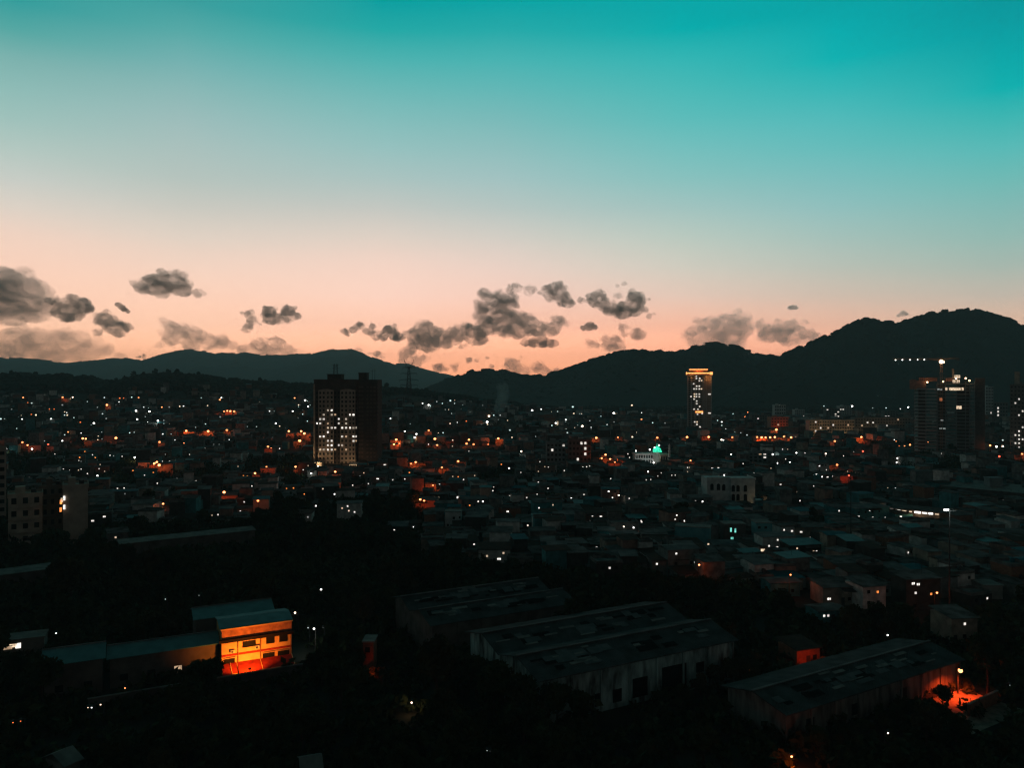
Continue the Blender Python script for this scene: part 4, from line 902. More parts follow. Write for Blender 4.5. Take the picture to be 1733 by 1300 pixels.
def gable_hut(label, u, ytop, D, W, rz):
    x = (u-CU)*D/F; h = H-(ytop-CV)*D/F-1.3
    t = thing('hut', (x, D, 0), label, 'hut', rz=rz)
    wb, rb = MB(), MB(); house_geo(wb, rb, W, 5, h, 'gable', 1.3); wb.obj('wall', M_CONC, t); rb.obj('roof', M_CONC, t)
    FOOT.append((x, D+2.5, 3.2)); TARGETS.append((u, ytop+8, D)); TARGETS.append((u-8, ytop+14, D)); TARGETS.append((u+8, ytop+14, D))
def tank():
    D = base_at(1682, 826, 6)+6; S = D/F; x = (1682-CU)*S; bz = gz(x, D)
    t = thing('water_tank', (x, D, bz), 'square pale teal water tank standing over the long flat roof', 'water tank')
    z0 = H-(827-CV)*S-bz; z1 = H-(809-CV)*S-bz
    m = MB(); m.box(-3.4, 3.4, -2, 3, z0, z1); m.obj('body', M_TEALG, t)
    m = MB(); m.box(-3.7, 3.7, -2.3, 3.3, z1, z1+.3); m.obj('lid', M_TEALG, t)
    for sx in (-3, 3):
        for sy in (-1.6, 2.6):
            m = MB(); m.box(sx-.25, sx+.25, sy-.25, sy+.25, -2, z0); m.obj('leg', M_CONC, t)
    TARGETS.append((1682, 815, D)); FOOT.append((x, D, 5))
tank()
def viaduct(u0, u1, y, label):
    D = 715.; S = D/F; x0 = (u0-CU)*S; x1 = (u1-CU)*S; zt = H-(y-CV)*S; zb = gz((x0+x1)/2, D-3)
    t = thing('retaining_wall', (x0, D, zb), label, 'wall')
    m = MB(); m.box(0, x1-x0, 0, 7, -4, zt-zb); m.obj('wall', M_DCONC, t)
    m = MB(); m.box(0, x1-x0, -.2, .2, zt-zb+.01, zt-zb+.9); m.obj('parapet', M_CONC, t)
    m = MB()
    for k in range(int((x1-x0)/8)): m.box(8*k+2, 8*k+2.6, -.5, -.01, -4, zt-zb)
    m.obj('buttresses', M_DCONC, t)
    for k in range(int((x1-x0)/6)+1): FOOT.append((x0+6*k, D+3, 5)); 
    for k in range(int((x1-x0)/8)+1): TARGETS.append((CU+(x0+8*k)*F/D, y+1, D))
viaduct(638, 850, 758, 'long dark retaining wall of the raised road under orange lamps')
viaduct(128, 210, 758, 'short retaining wall with two orange-lit houses above it')
viaduct(440, 529, 762, 'retaining wall running up to the twin tower under orange lamps')
# masts
def mast(u, yt, yb, label, arms=True, flood=False):
    D = base_at(u, yb); S = D/F; x = (u-CU)*S; bz = gz(x, D); h = H-(yt-CV)*S-bz
    t = thing('lamp_mast' if flood else 'pole', (x, D, bz), label, 'mast' if flood else 'pole')
    m = MB(); m.tube((0, 0, -1), (0, 0, h), .24 if flood else .2, .12, n=8); m.obj('pole', M_DSTEEL, t)
    m = MB(); m.tube((-1.6, 0, h-.6), (1.6, 0, h-.6), .09, n=5)
    if not flood: m.tube((-1.1, 0, h-1.8), (1.1, 0, h-1.8), .08, n=5)
    m.obj('cross_arm', M_DSTEEL, t)
    if flood:
        for dx in (-1.5, -.9):
            m = MB(); m.box(dx-.35, dx+.35, -.6, -.1, h-.5, h+.05); o = m.obj('floodlight', M_DSTEEL, t); m = MB(); m.box(dx-.3, dx+.3, -.7, -.61, h-.45, h); m.obj('lens', G_BULB, o)
        lamp_light(t, (0, -2, h-.8), COOL, 420)
        TARGETS.append((u-7, yt, D))
    TARGETS.append((u, yt+10, D)); TARGETS.append((u, yt+25, D)); FOOT.append((x, D, 1.5))
mast(1607, 861, 1050, 'tall lamp mast with a bright white floodlight near the slum edge', flood=True)
mast(1662, 772, 824, 'slim tall pole beside the square water tank')
mast(1440, 800, 935, 'tall thin utility pole with cross arms in the near slum')
mast(505, 1037, 1082, 'white-topped lamp pole at the end of the amber-lit house', flood=False)

# ------------------------------------------------------------------ catalogue of the lights of the town (zoomed photo coordinates)
# kinds: w small white, W bright white, b wide white, o small orange, O orange, Q strong orange, r red, d dim
LA = "150,432,o 405,430,O 470,430,W 675,432,w 775,436,o 800,436,o 852,430,w 897,432,o 915,370,W 1470,388,w 1302,434,w 1422,446,o 1432,433,w 692,480,O 770,460,w 565,458,w 403,480,d 205,468,w 215,484,d 180,465,o 75,508,d 320,507,o 350,507,o 418,525,w 432,530,w 435,546,w 418,546,d 478,562,w 203,541,o 232,545,w 138,548,w 143,572,w 330,570,w 5,570,w 30,570,w 108,632,w 525,662,w 520,592,o 607,598,W 590,608,d 663,537,w 687,568,d 750,478,d 630,495,d 880,518,W 967,522,W 960,500,w 930,494,w 887,573,W 940,556,w 955,590,w 1022,582,W 1060,580,w 1060,600,w 1098,602,w 1047,494,o 1095,494,d 1163,489,w 1187,487,w 1343,484,w 1348,557,w 1425,557,d 1330,603,w 1265,625,w 1450,522,o 1470,518,O 1490,520,Q 1515,522,O 1205,648,Q 1347,650,Q 1468,643,O 1600,620,d 1660,620,d 839,660,w 868,657,w 915,682,w 1107,669,w 1053,668,w 658,656,d 660,700,d 636,682,w 633,705,w 418,673,w 441,655,o 268,703,w 288,713,w 403,712,w 118,692,d 145,722,O 178,740,O 40,762,W 207,765,W 312,735,r 535,697,O 555,699,O 750,694,Q 549,782,o 355,797,w 598,803,w 617,822,o 515,820,o 510,840,w 1032,720,O 1132,707,w 1190,727,o 1383,735,d 1418,735,d 1483,705,w 1322,758,b 872,820,W 1227,800,w 1187,842,W 1050,845,w 1098,845,w 1070,800,d 712,806,w 735,810,d 790,813,w 1000,860,Q 1030,870,Q 1015,850,O 992,917,o 630,938,W 677,910,w 700,878,w 648,866,w 641,893,w 566,925,w 508,902,w 525,895,w 452,902,w 410,893,w 525,845,d 190,947,w 310,943,w 860,905,o 935,935,w 1145,957,w 1265,973,b 1540,878,w 1650,922,O 1575,938,o 1600,940,o 1630,1005,w 1450,1045,Q 1415,1062,o 1480,1062,o 1055,1120,O 1055,1145,o 760,1020,w 803,1018,w 883,1050,w 808,1055,d 735,1077,w 1580,1108,w 1555,1168,w 1410,1190,w 1372,1197,w 1670,1103,o 675,1203,b 600,1230,b 1018,987,w"
LB = "155,405,w 205,408,w 262,435,o 35,460,w 330,450,W 345,454,w 288,480,w 288,492,w 350,490,W 363,480,w 250,520,W 100,520,w 130,520,d 315,540,w 285,565,d 345,585,w 140,600,W 165,617,w 225,650,O 305,650,Q 325,665,Q 295,712,Q 120,690,d 90,750,O 110,760,o 165,762,w 80,880,O 268,880,O 350,873,w 318,900,w 525,912,O 510,988,Q 520,1058,W 210,1022,o 255,1018,o 445,1023,w 370,923,W 25,1100,O 400,1133,W 570,1148,w 605,1135,w 613,1165,w 650,1173,w 350,1205,d 325,1058,o 390,1085,o 846,867,b 800,958,b 740,990,w 897,965,w 975,960,w 685,940,d 710,920,w 638,1000,w 882,568,w 1010,602,w 795,602,w 822,605,d 975,650,W 1050,668,W 1040,690,W 1130,645,O 1192,662,w 1223,660,w 920,705,Q 905,735,O 940,730,O 808,745,o 1170,700,Q 1185,740,O 1128,735,w 1285,708,w 1283,747,w 1390,705,Q 1375,730,O 1420,735,O 1580,697,Q 1515,735,o 1045,850,Q 1015,860,O 1105,858,W 1215,885,O 1230,908,o 1005,918,o 1320,845,O 1600,865,o 1650,890,W 1390,780,w 1285,943,w 1255,945,w 1355,963,w 1427,937,w 1320,945,o 1157,1000,O 1200,992,w 1075,1092,Q 1100,1100,O 1168,1077,w 1195,1077,w 1450,1105,w 1480,1105,W 1395,1130,o 1550,1010,w 1545,1035,w 1655,1075,w 1640,1170,b 907,1287,w 1033,1268,W 1150,1285,w 1192,1283,w 1183,458,w 1218,470,w 1270,452,w 1298,450,w 1297,470,d 1090,470,w 1130,480,W 1140,486,w 1237,510,w 1258,510,w 1280,535,w 1350,480,w 1480,482,d 1340,505,d 1373,585,o 1268,600,w 1315,593,w 1520,552,W 1550,547,w 1592,547,w 1580,575,w 1640,580,w 1508,590,W 1510,605,w 1470,605,d 1655,643,w 1398,525,d"
LC = "155,515,W 213,508,w 418,492,w 280,525,w 320,522,d 425,535,w 463,537,w 475,537,w 683,533,W 695,537,w 600,553,w 800,482,w 863,530,w 373,575,w 372,587,w 308,597,W 283,613,w 430,627,w 450,610,w 480,617,W 528,582,w 537,625,w 537,638,d 375,635,w 383,660,w 640,607,w 685,590,d 863,573,o 935,595,w 1015,597,d 835,657,w 803,687,w 178,684,w 25,690,w 10,642,w 570,693,Q 710,690,O 965,692,O 1158,688,O 1297,687,O 1380,705,W 1393,710,W 1450,690,O 1505,717,w 1467,655,w 1505,660,w 1545,675,w 1327,553,w 1355,580,w 1382,590,w 1382,612,w 1408,635,w 1455,537,w 1550,527,o 1535,557,o 1625,650,o 1640,690,Q 1610,688,O 85,780,W 123,808,w 205,848,w 508,880,w 527,875,w 483,882,w 237,880,w 260,882,w 5,890,W 82,917,w 195,910,w 363,905,w 195,980,w 663,957,w 605,825,Q 630,802,O 660,830,Q 690,850,O 575,855,o 775,797,w 785,820,w 905,912,W 975,900,w 990,920,w 1022,930,b 1058,935,w 1080,935,w 1108,935,w 1108,948,w 968,940,w 893,965,w 922,963,w 1160,885,w 1172,885,w 1160,913,w 1398,935,W 1590,922,w 1520,860,w 1443,800,W 1505,922,d 1320,890,b 1360,888,b 1180,840,O 1230,835,o 1265,968,w 1265,995,w 1265,1025,w 1265,1050,d 258,1020,w 340,995,b 187,1060,w 120,1080,w 10,1070,w 408,1085,W 650,1040,W 680,1037,w 607,1037,w 715,1065,W 675,1080,w 783,1085,w 490,1060,w 783,1117,w 290,1127,w 213,1160,w 200,1147,w 552,1168,d 545,1197,w 600,1203,b 533,1230,d 127,1260,w 1033,1155,w 1090,1193,W 1080,1220,w 1140,1230,W 963,1225,w 863,1237,w 748,1268,W 810,1272,W 720,1297,w 1212,1097,w 1257,1105,W 1215,1140,w 1625,1175,w 1440,1290,w 1467,1290,w"
LD = "100,482,W 388,487,w 570,488,W 703,499,w 790,499,w 933,495,W 882,505,w 760,523,w 790,535,W 437,505,w 437,540,d 205,685,w 270,680,w 308,695,w 80,640,Q 10,690,Q 40,690,Q 70,688,O 130,685,O 175,690,Q 458,715,O 630,688,Q 640,780,r 843,705,w 855,715,o 945,738,O 875,745,o 910,745,o 1062,722,o 1463,742,O 1503,750,W 1545,748,W 1618,750,w 1523,813,r 1670,797,O 1555,850,W 1632,962,w 1545,708,d 1415,700,d 1148,795,w 485,773,w 580,785,w 472,800,w 515,810,w 725,790,w 640,847,d 210,790,W 235,792,W 265,790,w 120,767,w 153,767,w 208,770,w 57,800,W 140,830,w 168,850,W 197,850,W 87,857,W 92,885,w 45,890,w 290,812,d 400,795,W 398,810,w 460,820,b 473,868,O 358,873,W 403,900,w 862,825,W 858,852,W 940,918,b 550,937,r 540,910,w 315,930,W 340,930,W 287,942,w 375,945,W 410,947,b 445,940,b 520,960,w 608,960,w 107,995,b 320,1005,w 262,1017,w 347,1037,d 213,1043,w 237,1047,W 232,1100,w 330,1100,d 30,1082,o 800,1018,w 850,1015,W 835,1060,W 975,1062,w 1007,1037,w 1112,955,w 1405,1258,w 1548,1097,w 485,1165,w 683,1163,w 612,1203,b 704,1210,b 783,1210,w 885,1203,b 943,1207,b 1160,1217,d 420,1250,w 140,1237,w 180,1295,b 1133,1275,d"
LE = "150,168,b 137,294,w 578,147,w 280,628,b 805,735,b 827,730,b 827,457,d 995,438,d 625,902,o 503,985,w 440,1000,w 458,1000,w 65,1075,o 103,1068,o"
LF = "335,408,W 205,525,W 270,600,d 300,605,W 345,600,d 720,477,W 270,45,w 788,975,W 1165,1215,d 1180,1218,d 1247,225,w 1225,255,b 1100,183,w 1165,240,w"
LG = "98,87,w 433,203,w 442,198,w 507,300,w 557,123,W 578,93,w 627,98,W 665,65,w 745,62,w 842,37,w 880,63,w 785,180,o 840,228,w 743,280,w 935,272,W 955,285,O 1085,120,w 825,315,d 805,320,d 1205,810,o"
LH = "100,110,w 140,115,b 185,120,b 108,70,w 325,80,w 310,110,d 232,150,w 68,160,w 65,197,b 25,190,w 165,202,w 247,217,w 262,217,w 125,168,b 720,223,w 1155,198,w 1087,87,w 133,335,O 375,300,w 320,395,b 410,415,b 325,455,b 300,540,w 320,538,w 567,420,o 745,378,b 770,382,b 757,425,w 865,425,O 835,430,o 1115,452,w 1003,580,w 618,637,W 1230,888,w 540,1080,o 620,1128,W 138,1245,Q"
LIGHTS = []
for s, ox, oy, sc in ((LA, 0, 560, 3.823), (LB, 430, 560, 3.823), (LC, 860, 560, 3.823), (LD, 1293, 560, 3.823), (LE, 0, 860, 2.9545), (LF, 430, 860, 2.9545), (LG, 860, 860, 2.9545), (LH, 1293, 860, 2.9545)):
    for tok in s.split():
        a = tok.split(',')
        LIGHTS.append((ox+float(a[0])/sc, oy+float(a[1])/sc, a[2]))

WALLS = [(mat('weathered_grey_wall', (.2,.19,.175), .9, (.09,.086,.08), .5), 'grey'), (mat('sooty_wall', (.06,.055,.05), .9, (.035,.033,.03), .5), 'dark grey'), (mat('weathered_teal_wall', (.07,.25,.26), .9, (.04,.14,.15), .5), 'teal'), (mat('weathered_white_wall', (.6,.6,.57), .9, (.34,.34,.32), .6), 'whitish'), (mat('weathered_pink_wall', (.32,.19,.15), .9, (.18,.11,.09), .5), 'pinkish'), (M_BRICK, 'brick'), (mat('weathered_beige_wall', (.34,.28,.22), .9, (.19,.155,.13), .5), 'beige'), (mat('weathered_green_wall', (.17,.2,.195), .9, (.09,.11,.107), .5), 'grey-green')]
WP = [.22, .22, .09, .17, .08, .06, .1, .06]
ROOFS = [(M_TINROOF, 'tin'), (M_RUST, 'rusty'), (M_ASB, 'cement-sheet'), (M_TEALR, 'teal'), (M_TARP, 'blue-tarped'), (mat('grimy_concrete_roof', (.16,.155,.145), .95, (.07,.067,.063), .4), 'flat concrete')]
RP = [.33, .19, .22, .03, .03, .2]
def pick(L, p): return L[int(rng.choice(len(L), p=p))]
def house_geo(wall, roof, W, Dp, h, rt, rise, x0=0, y0=0, z0=0, rz=0, mi=(0, 0)):
    def tr(p):
        a_, b_ = local(x0, y0, rz, p[0], p[1]); return (a_, b_, z0+p[2])
    def hexa(mb, b, t, m_): mb.hexa([tr(p) for p in b], [tr(p) for p in t], m_)
    hexa(wall, [(-W/2, 0, -2.5), (W/2, 0, -2.5), (W/2, Dp, -2.5), (-W/2, Dp, -2.5)], [(-W/2, 0, h), (W/2, 0, h), (W/2, Dp, h), (-W/2, Dp, h)], mi[0])
    e = .4; t = .1
    def slab(x0_, x1_, ya, yb_, za, zb_):
        hexa(roof, [(x0_, ya, za), (x1_, ya, za), (x1_, yb_, zb_), (x0_, yb_, zb_)], [(x0_, ya, za+t), (x1_, ya, za+t), (x1_, yb_, zb_+t), (x0_, yb_, zb_+t)], mi[1])
    if rt == 'mono': slab(-W/2-e, W/2+e, -e-.3, Dp+e, h+.02, h+.02+rise)
    elif rt == 'gable':
        slab(-W/2-e, W/2+e, -e-.2, Dp/2, h+.02, h+rise); slab(-W/2-e, W/2+e, Dp/2, Dp+e, h+rise, h+.02)
    else:
        slab(-W/2-.2, W/2+.2, -.35, Dp+.2, h+.01, h+.01)
        for (a0, a1, b0, b1) in ((-W/2, W/2, 0, .15), (-W/2, W/2, Dp-.15, Dp), (-W/2, -W/2+.15, .15, Dp-.15), (W/2-.15, W/2, .15, Dp-.15)):
            hexa(roof, [(a0, b0, h+.12), (a1, b0, h+.12), (a1, b1, h+.12), (a0, b1, h+.12)], [(a0, b0, h+.75), (a1, b0, h+.75), (a1, b1, h+.75), (a0, b1, h+.75)], mi[1])
gable_hut('pale gabled hut roof poking from the trees at the lower frame edge', 122, 1277, 116., 2.3, R(60))
gable_hut('second pale hut roof, under the amber-lit house at the lower frame edge', 528, 1293, 113., 2.6, R(20))
HOUSES = 0
GROUPH = 'slum houses packed below the hills'
def make_house(x, D, rz, W, Dp, h, wins=(), u=None, y=None, seedwall=None):
    """wins: (local x, z, half width, half height, glow, word)"""
    global HOUSES; HOUSES += 1
    wm, wn = seedwall or pick(WALLS, WP); rm, rn = pick(ROOFS, RP)
    rt = 'flat' if rn == 'flat concrete' else ('gable' if rng.random() < .3 else 'mono'); rise = rng.uniform(.3, 1.0)
    z = gz(x, D)
    t = thing('house', (x, D, z), None, 'house', GROUPH, rz)
    wb, rb = MB(), MB(); house_geo(wb, rb, W, Dp, h, rt, rise)
    wb.obj('wall', wm, t); ro = rb.obj('roof', rm, t)
    big = D < 520
    occ = []
    for lx, lz, hw, hh, g in wins:
        m = MB(); m.box(lx-hw, lx+hw, -.07, .01, lz-hh, lz+hh); o = m.obj('window', g, t); occ.append((lx, lz, hw))
        if big:
            f = MB(); f.box(lx-hw-.1, lx+hw+.1, -.13, -.075, lz+hh, lz+hh+.1); f.box(lx-hw-.1, lx-hw, -.13, -.075, lz-hh, lz+hh); f.box(lx+hw, lx+hw+.1, -.13, -.075, lz-hh, lz+hh); f.box(lx-.04, lx+.04, -.12, -.075, lz-hh, lz+hh); f.obj('frame', M_DSTEEL, o)
    if D < 650:
        dx = rng.uniform(-W/2+.8, W/2-.8)
        if all(abs(dx-a) > b+.6 or c > 2.9 for a, c, b in occ):
            m = MB(); m.box(dx-.45, dx+.45, -.05, .01, 0, 2.0); m.obj('door', M_DSTEEL, t)
        for s in range(int(h // 2.8)):
            for k in range(max(1, int(W/3.5))):
                lx = -W/2+W*(k+.5)/max(1, int(W/3.5)); lz = 1.6+2.9*s
                if all(abs(lx-a) > b+.6 or abs(lz-c) > 1.2 for a, c, b in occ) and abs(lx-dx) > 1.0 and lz+.5 < h and rng.random() < .7:
                    m = MB(); m.box(lx-.45, lx+.45, -.05, .01, lz-.45, lz+.45); m.obj('window', M_GLASS, t)
        if rng.random() < .35:
            m = MB(); ax, ay = rng.uniform(-W*.4, W*.4), rng.uniform(Dp*.2, Dp*.8); hh_ = h+rng.uniform(1.8, 4.0); m.tube((ax, ay, h-.2), (ax, ay, hh_), .05, n=4); m.tube((ax-.6, ay, hh_-.3), (ax+.6, ay, hh_-.3), .035, n=4); m.tube((ax-.4, ay, hh_-.7), (ax+.4, ay, hh_-.7), .035, n=4); m.obj('aerial', M_DSTEEL, t)
        if rng.random() < .3 and rt == 'mono':
            m = MB(); ex = rng.uniform(1.2, 2.2); x0_ = rng.uniform(-W/2, 0); m.hexa([(x0_, -ex, h-.9), (x0_+W*.45, -ex, h-.9), (x0_+W*.45, -.02, h-.4), (x0_, -.02, h-.4)], [(x0_, -ex, h-.84), (x0_+W*.45, -ex, h-.84), (x0_+W*.45, -.02, h-.34), (x0_, -.02, h-.34)]); m.obj('awning', pick(ROOFS, RP)[0], t)
        if rng.random() < .3 and rt == 'flat':
            m = MB(); m.lathe([(.6, 0), (.6, 1.0), (.35, 1.25)], 8, (W*.25, Dp*.6, h+.15)); m.obj('water_tank', M_DSTEEL if rng.random() < .7 else M_TARP, t)
    n = len(wins)
    lit = '' if n == 0 else (' with one lit window' if n == 1 else f' with {CNT[min(n, 12)]} lit windows')
    stem = f"{'tall' if h > 8 else 'two-storey' if h > 5 else 'low'} {wn} {'' if wn == rn else rn+'-roofed '}house{lit}" if n else f"dark {'tall' if h > 8 else 'two-storey' if h > 5 else 'low'} {wn} house with {rn} roof"
    if len(stem.split()) > 8: stem = stem.replace('two-storey ', 'tall ')
    pend(t, stem, CU+x*F/D, CV+(H-z-h)*F/D if y is None else y, 'house', GROUPH)
    return t
def rot_here(x, D): return R(28)*(.6+.6*float(noise(x/160+5, D/160)))+R(8)*float(rng.normal())

# lamp prototypes
def lamp_proto(name, glow, hp):
    t = bpy.data.objects.new(name, None); COL.objects.link(t)
    m = MB(); m.tube((0, 0, -2), (0, 0, hp), .13, .08, n=6); m.obj('pole', M_DSTEEL, t)
    m = MB(); m.tube((0, 0, hp-.1), (0, -.9, hp+.35), .06, n=5); m.box(-.2, .2, -1.5, -.8, hp+.3, hp+.46); m.obj('lamp_head', M_DSTEEL, t)
    m = MB(); m.ball((0, 0, 0), 1.0); o = m.obj('bulb', glow, t); o.location = (0, -1.15, hp)
    return t
G_BULB2 = glowmat('faint_white_lamp_glow', (.95, 1, .95), 3.2)
G_BULB3 = glowmat('dim_lamp_glow', (.8, 1, .95), 1.1)
G_SOD2 = glowmat('small_sodium_glow', (1, .28, .09), 4)
G_WARMB = glowmat('warm_small_lamp_glow', (1, .75, .5), 2.2); G_COOLB = glowmat('cool_small_lamp_glow', (.7, 1, .95), 1.6); G_WARMB2 = glowmat('warm_bright_lamp_glow', (1, .7, .5), 8); G_SODD = glowmat('dull_sodium_glow', (1, .2, .05), 1.6)
PROTO = {}
def put_lamp(u, y, kind, D, hp):
    key = (kind, hp)
    glow = {'w': G_BULB2, 'd': G_BULB3, 'W': G_BULB, 'b': G_BULB2, 'o': G_SOD2, 'O': G_SOD, 'Q': G_SOD, 'r': G_RED}[kind]
    x = (u-CU)*D/F; z = H-(y-CV)*D/F-hp; loc = (x, D+1.15, z)
    if key not in PROTO: PROTO[key] = lamp_proto('street_lamp', glow, hp); t = PROTO[key]; t.location = loc
    else: t = dup(PROTO[key], loc)
    for c in list(t.children):
        if c.name.startswith('lamp_light'): bpy.data.objects.remove(c)
    s = {'w': .00052, 'd': .0005, 'W': .00085, 'b': .0007, 'o': .0007, 'O': .00095, 'Q': .0011, 'r': .0009}[kind]*D*rng.uniform(.85, 1.15)
    for c in t.children:
        if c.name.startswith('bulb'):
            v = rng.uniform(.5, 1.7) if kind in 'wdb' else rng.uniform(.85, 1.25); c.scale = (s*1.25*v, s*v, s*v)
            alt = {'w': [G_BULB2, G_BULB3, G_WARMB, G_COOLB], 'd': [G_BULB3, G_DIM], 'W': [G_BULB, G_BULB, G_WARMB2], 'o': [G_SOD2, G_SODD], 'O': [G_SOD, G_SOD2]}.get(kind)
            if alt: c.material_slots[0].link = 'OBJECT'; c.material_slots[0].material = alt[int(rng.integers(len(alt)))]
    word = {'w': 'small white lamp', 'd': 'faint white lamp', 'W': 'bright white lamp', 'b': 'white lamp', 'o': 'small orange lamp', 'O': 'orange street lamp', 'Q': 'glaring orange street lamp', 'r': 'red lamp'}[kind]
    where = ' on the slum hillside' if (y < 756 and u < 880) else (' near the hill foot' if y < 745 else (' among the slum roofs' if y < 1000 else ' among dark trees'))
    pend(t, word+where, u, y, 'street lamp', 'lamps dotting the town')
    return t
def near_mark(u, y): return (528 < u < 640 and 640 < y < 783) or (1160 < u < 1208 and y < 726) or (1540 < u < 1668 and y < 728) or (1070 < u < 1140 and 755 < y < 788)
lamps = []; winds = []
for u, y, k in LIGHTS:
    if k in 'OQr' or (k in 'W' and (y < 775)) or (k in 'wdb' and y < 752) or (k == 'o' and y < 760): lamps.append((u, y, k))
    elif (k == 'W' and rng.random() < .3) or y > 1088 or (y > 925 and u < 720): lamps.append((u, y, k))  # lights in the front belt, lit windows included, are built as pole lamps
    else: winds.append((u, y, k))
for u, y, k in lamps:
    hp = {'O': 7.0, 'Q': 7.0, 'W': 6.0, 'r': 7.0}.get(k, 5.0)
    if y > 1088: hp = 2.5
    if u < 720 and y < 660: D = 1290.
    else: D = min(base_at(u, y, hp), 1500.)
    if near_mark(u, y):
        continue
    t = put_lamp(u, y, k, D, hp); TARGETS.append((u, y, D))
    x = (u-CU)*D/F; FOOT.append((x, D, 1.6))
    if k in 'OQr':
        P = {'O': 700, 'Q': 2400, 'r': 500}[k]*(1 if D > 400 else .3 if y < 1088 else .1)*rng.uniform(.6, 1.3)
        lamp_light(t, (0, -2.6, hp-.6), REDDISH if k == 'r' else SODIUM, P, .3)
        if 250 < D:      # a house stands behind the lamp and catches its light
            W = rng.uniform(6, 9) if k != 'Q' else rng.uniform(8, 12); rz = R(rng.uniform(-12, 22)); hy = D+4.5
            if free(x, hy+3.5, 3.5):
                make_house(x+rng.uniform(-2, 2), hy, rz, W, rng.uniform(6, 8), rng.uniform(4.5, 7.0), (), u, y, pick([(M_CREAM_D, 'beige'), (M_PINKW, 'pinkish'), (M_CONC, 'grey')], [.4, .3, .3]))
                FOOT.append((x, hy+3.5, 5)); 
                for du in (-4, 0, 4): TARGETS.append((u+du, y+4, D+3))
    elif k == 'W' and rng.random() < .6: lamp_light(t, (0, -2.2, hp-.5), COOL if rng.random() < .5 else WARM, 650 if D > 300 else 200 if y < 1088 else 45, .3)

# lit windows -> houses
winds.sort(key=lambda t: -t[1])
used = set()
for i, (u, y, k) in enumerate(winds):
    if i in used: continue
    two = rng.random() < .45 and not (1430 < u < 1625 and 868 < y < 900); hl = 4.6 if two else 1.9
    D = min(base_at(u, y, hl), 1450.); x = (u-CU)*D/F; zg = gz(x, D); S = D/F
    mem = [i]; used.add(i)
    rz = rot_here(x, D)
    for j in range(i+1, len(winds)):
        if j in used or len(mem) >= 5: continue
        u2, y2, k2 = winds[j]
        if abs(u2-u)*S < 6.5 and y-y2 < 3.2/S and y2 <= y+.5:
            mem.append(j); used.add(j)
    us = [winds[j][0] for j in mem]; W = max(6.0, (max(us)-min(us))*S+4.5)+rng.uniform(0, 2.5)
    uc = (max(us)+min(us))/2; ci, si = math.cos(rz), math.sin(rz)
    # wall plane through the first window along (cos, sin)
    wl = []; zs = []
    for j in mem:
        a_ = (winds[j][0]-CU)/F; tt_ = (x*si-D*ci)/(a_*si-ci); X_, Y_ = a_*tt_, tt_
        s_ = (X_-x)*ci+(Y_-D)*si; wl.append((s_, H-(winds[j][1]-CV)*Y_/F-zg, winds[j][2], Y_)); zs.append(wl[-1][1])
    sc_ = (max(w_[0] for w_ in wl)+min(w_[0] for w_ in wl))/2+rng.uniform(-1, 1)*(W-(max(w_[0] for w_ in wl)-min(w_[0] for w_ in wl))-2.6)/2
    ox, oy = x+sc_*ci, D+sc_*si; dz = zg-gz(ox, oy)
    h = max(3.0, max(zs)+dz+1.1); h = max(h, 5.9 if two else 3.0)
    wins = []
    for s_, z_, k_, Y_ in wl:
        q = Y_/F
        hw, hh = {'w': (.62*q, .75*q), 'd': (.6*q, .6*q), 'W': (.95*q, 1.05*q), 'b': (2.0*q, .8*q), 'o': (.9*q, .8*q)}[k_]
        if Y_ < 260: hw *= 1.5; hh *= 1.5
        hw = max(.28, min(hw, 1.9)); hh = max(.3, min(hh, 1.0))
        g = {'w': G_W if rng.random() < .75 else G_W2, 'd': G_DIM, 'W': G_WB, 'b': G_W, 'o': G_O}[k_]
        wins.append((s_-sc_, z_+dz, hw, hh, g))
    make_house(ox, oy, rz, W, rng.uniform(5.5, 8), h, wins, uc, y)
    Cx, Cy = local(ox, oy, rz, 0, 3.2); FOOT.append((Cx, Cy, max(W*.5, 3.4)))
    for j in mem: TARGETS.append((winds[j][0], winds[j][1], D-.6))
# ------------------------------------------------------------------ the rest of the town: unlit houses
TG = np.array(TARGETS)
class Taken:
    def __init__(s, cell=14.0):
        s.c = cell; s.g = {}
        for f in FOOT: s.add(*f)
    def add(s, x, y, r):
        n = int(r//s.c)+1
        for i in range(int((x-r)//s.c), int((x+r)//s.c)+1):
            for j in range(int((y-r)//s.c), int((y+r)//s.c)+1): s.g.setdefault((i, j), []).append((x, y, r))
    def free(s, x, y, r):
        for i in range(int((x-r)//s.c), int((x+r)//s.c)+1):
            for j in range(int((y-r)//s.c), int((y+r)//s.c)+1):
                for a_, b_, c_ in s.g.get((i, j), ()):
                    if (a_-x)**2+(b_-y)**2 < (c_+r)**2: return False
        return True
TK = Taken()
def covers(x, D, W, zg, z1, m=1.2):
    u0 = CU+(x-W/2)*F/D-m; u1 = CU+(x+W/2)*F/D+m
    yt = CV+(H-z1)*F/(D+2)-m; yb = CV+(H-zg)*F/(D-3)
    return bool(np.any((TG[:, 2] > D+1) & (TG[:, 0] > u0) & (TG[:, 0] < u1) & (TG[:, 1] > yt) & (TG[:, 1] < yb)))
YMAX = [(-200,830),(60,835),(150,838),(160,895),(430,893),(440,858),(650,850),(715,870),(730,955),(1000,975),(1150,990),(1300,1000),(1330,1040),(1500,1052),(1700,1040),(1900,1040)]
def ymax(u): return float(interp(u, YMAX))
cand = []
U_ = rng.uniform(-60, 1793, 30000); D0_, D1_ = 215., 1480.
DD_ = 1/(1/D0_+(1/D1_-1/D0_)*rng.random(30000)**.8)
order = np.argsort(DD_)
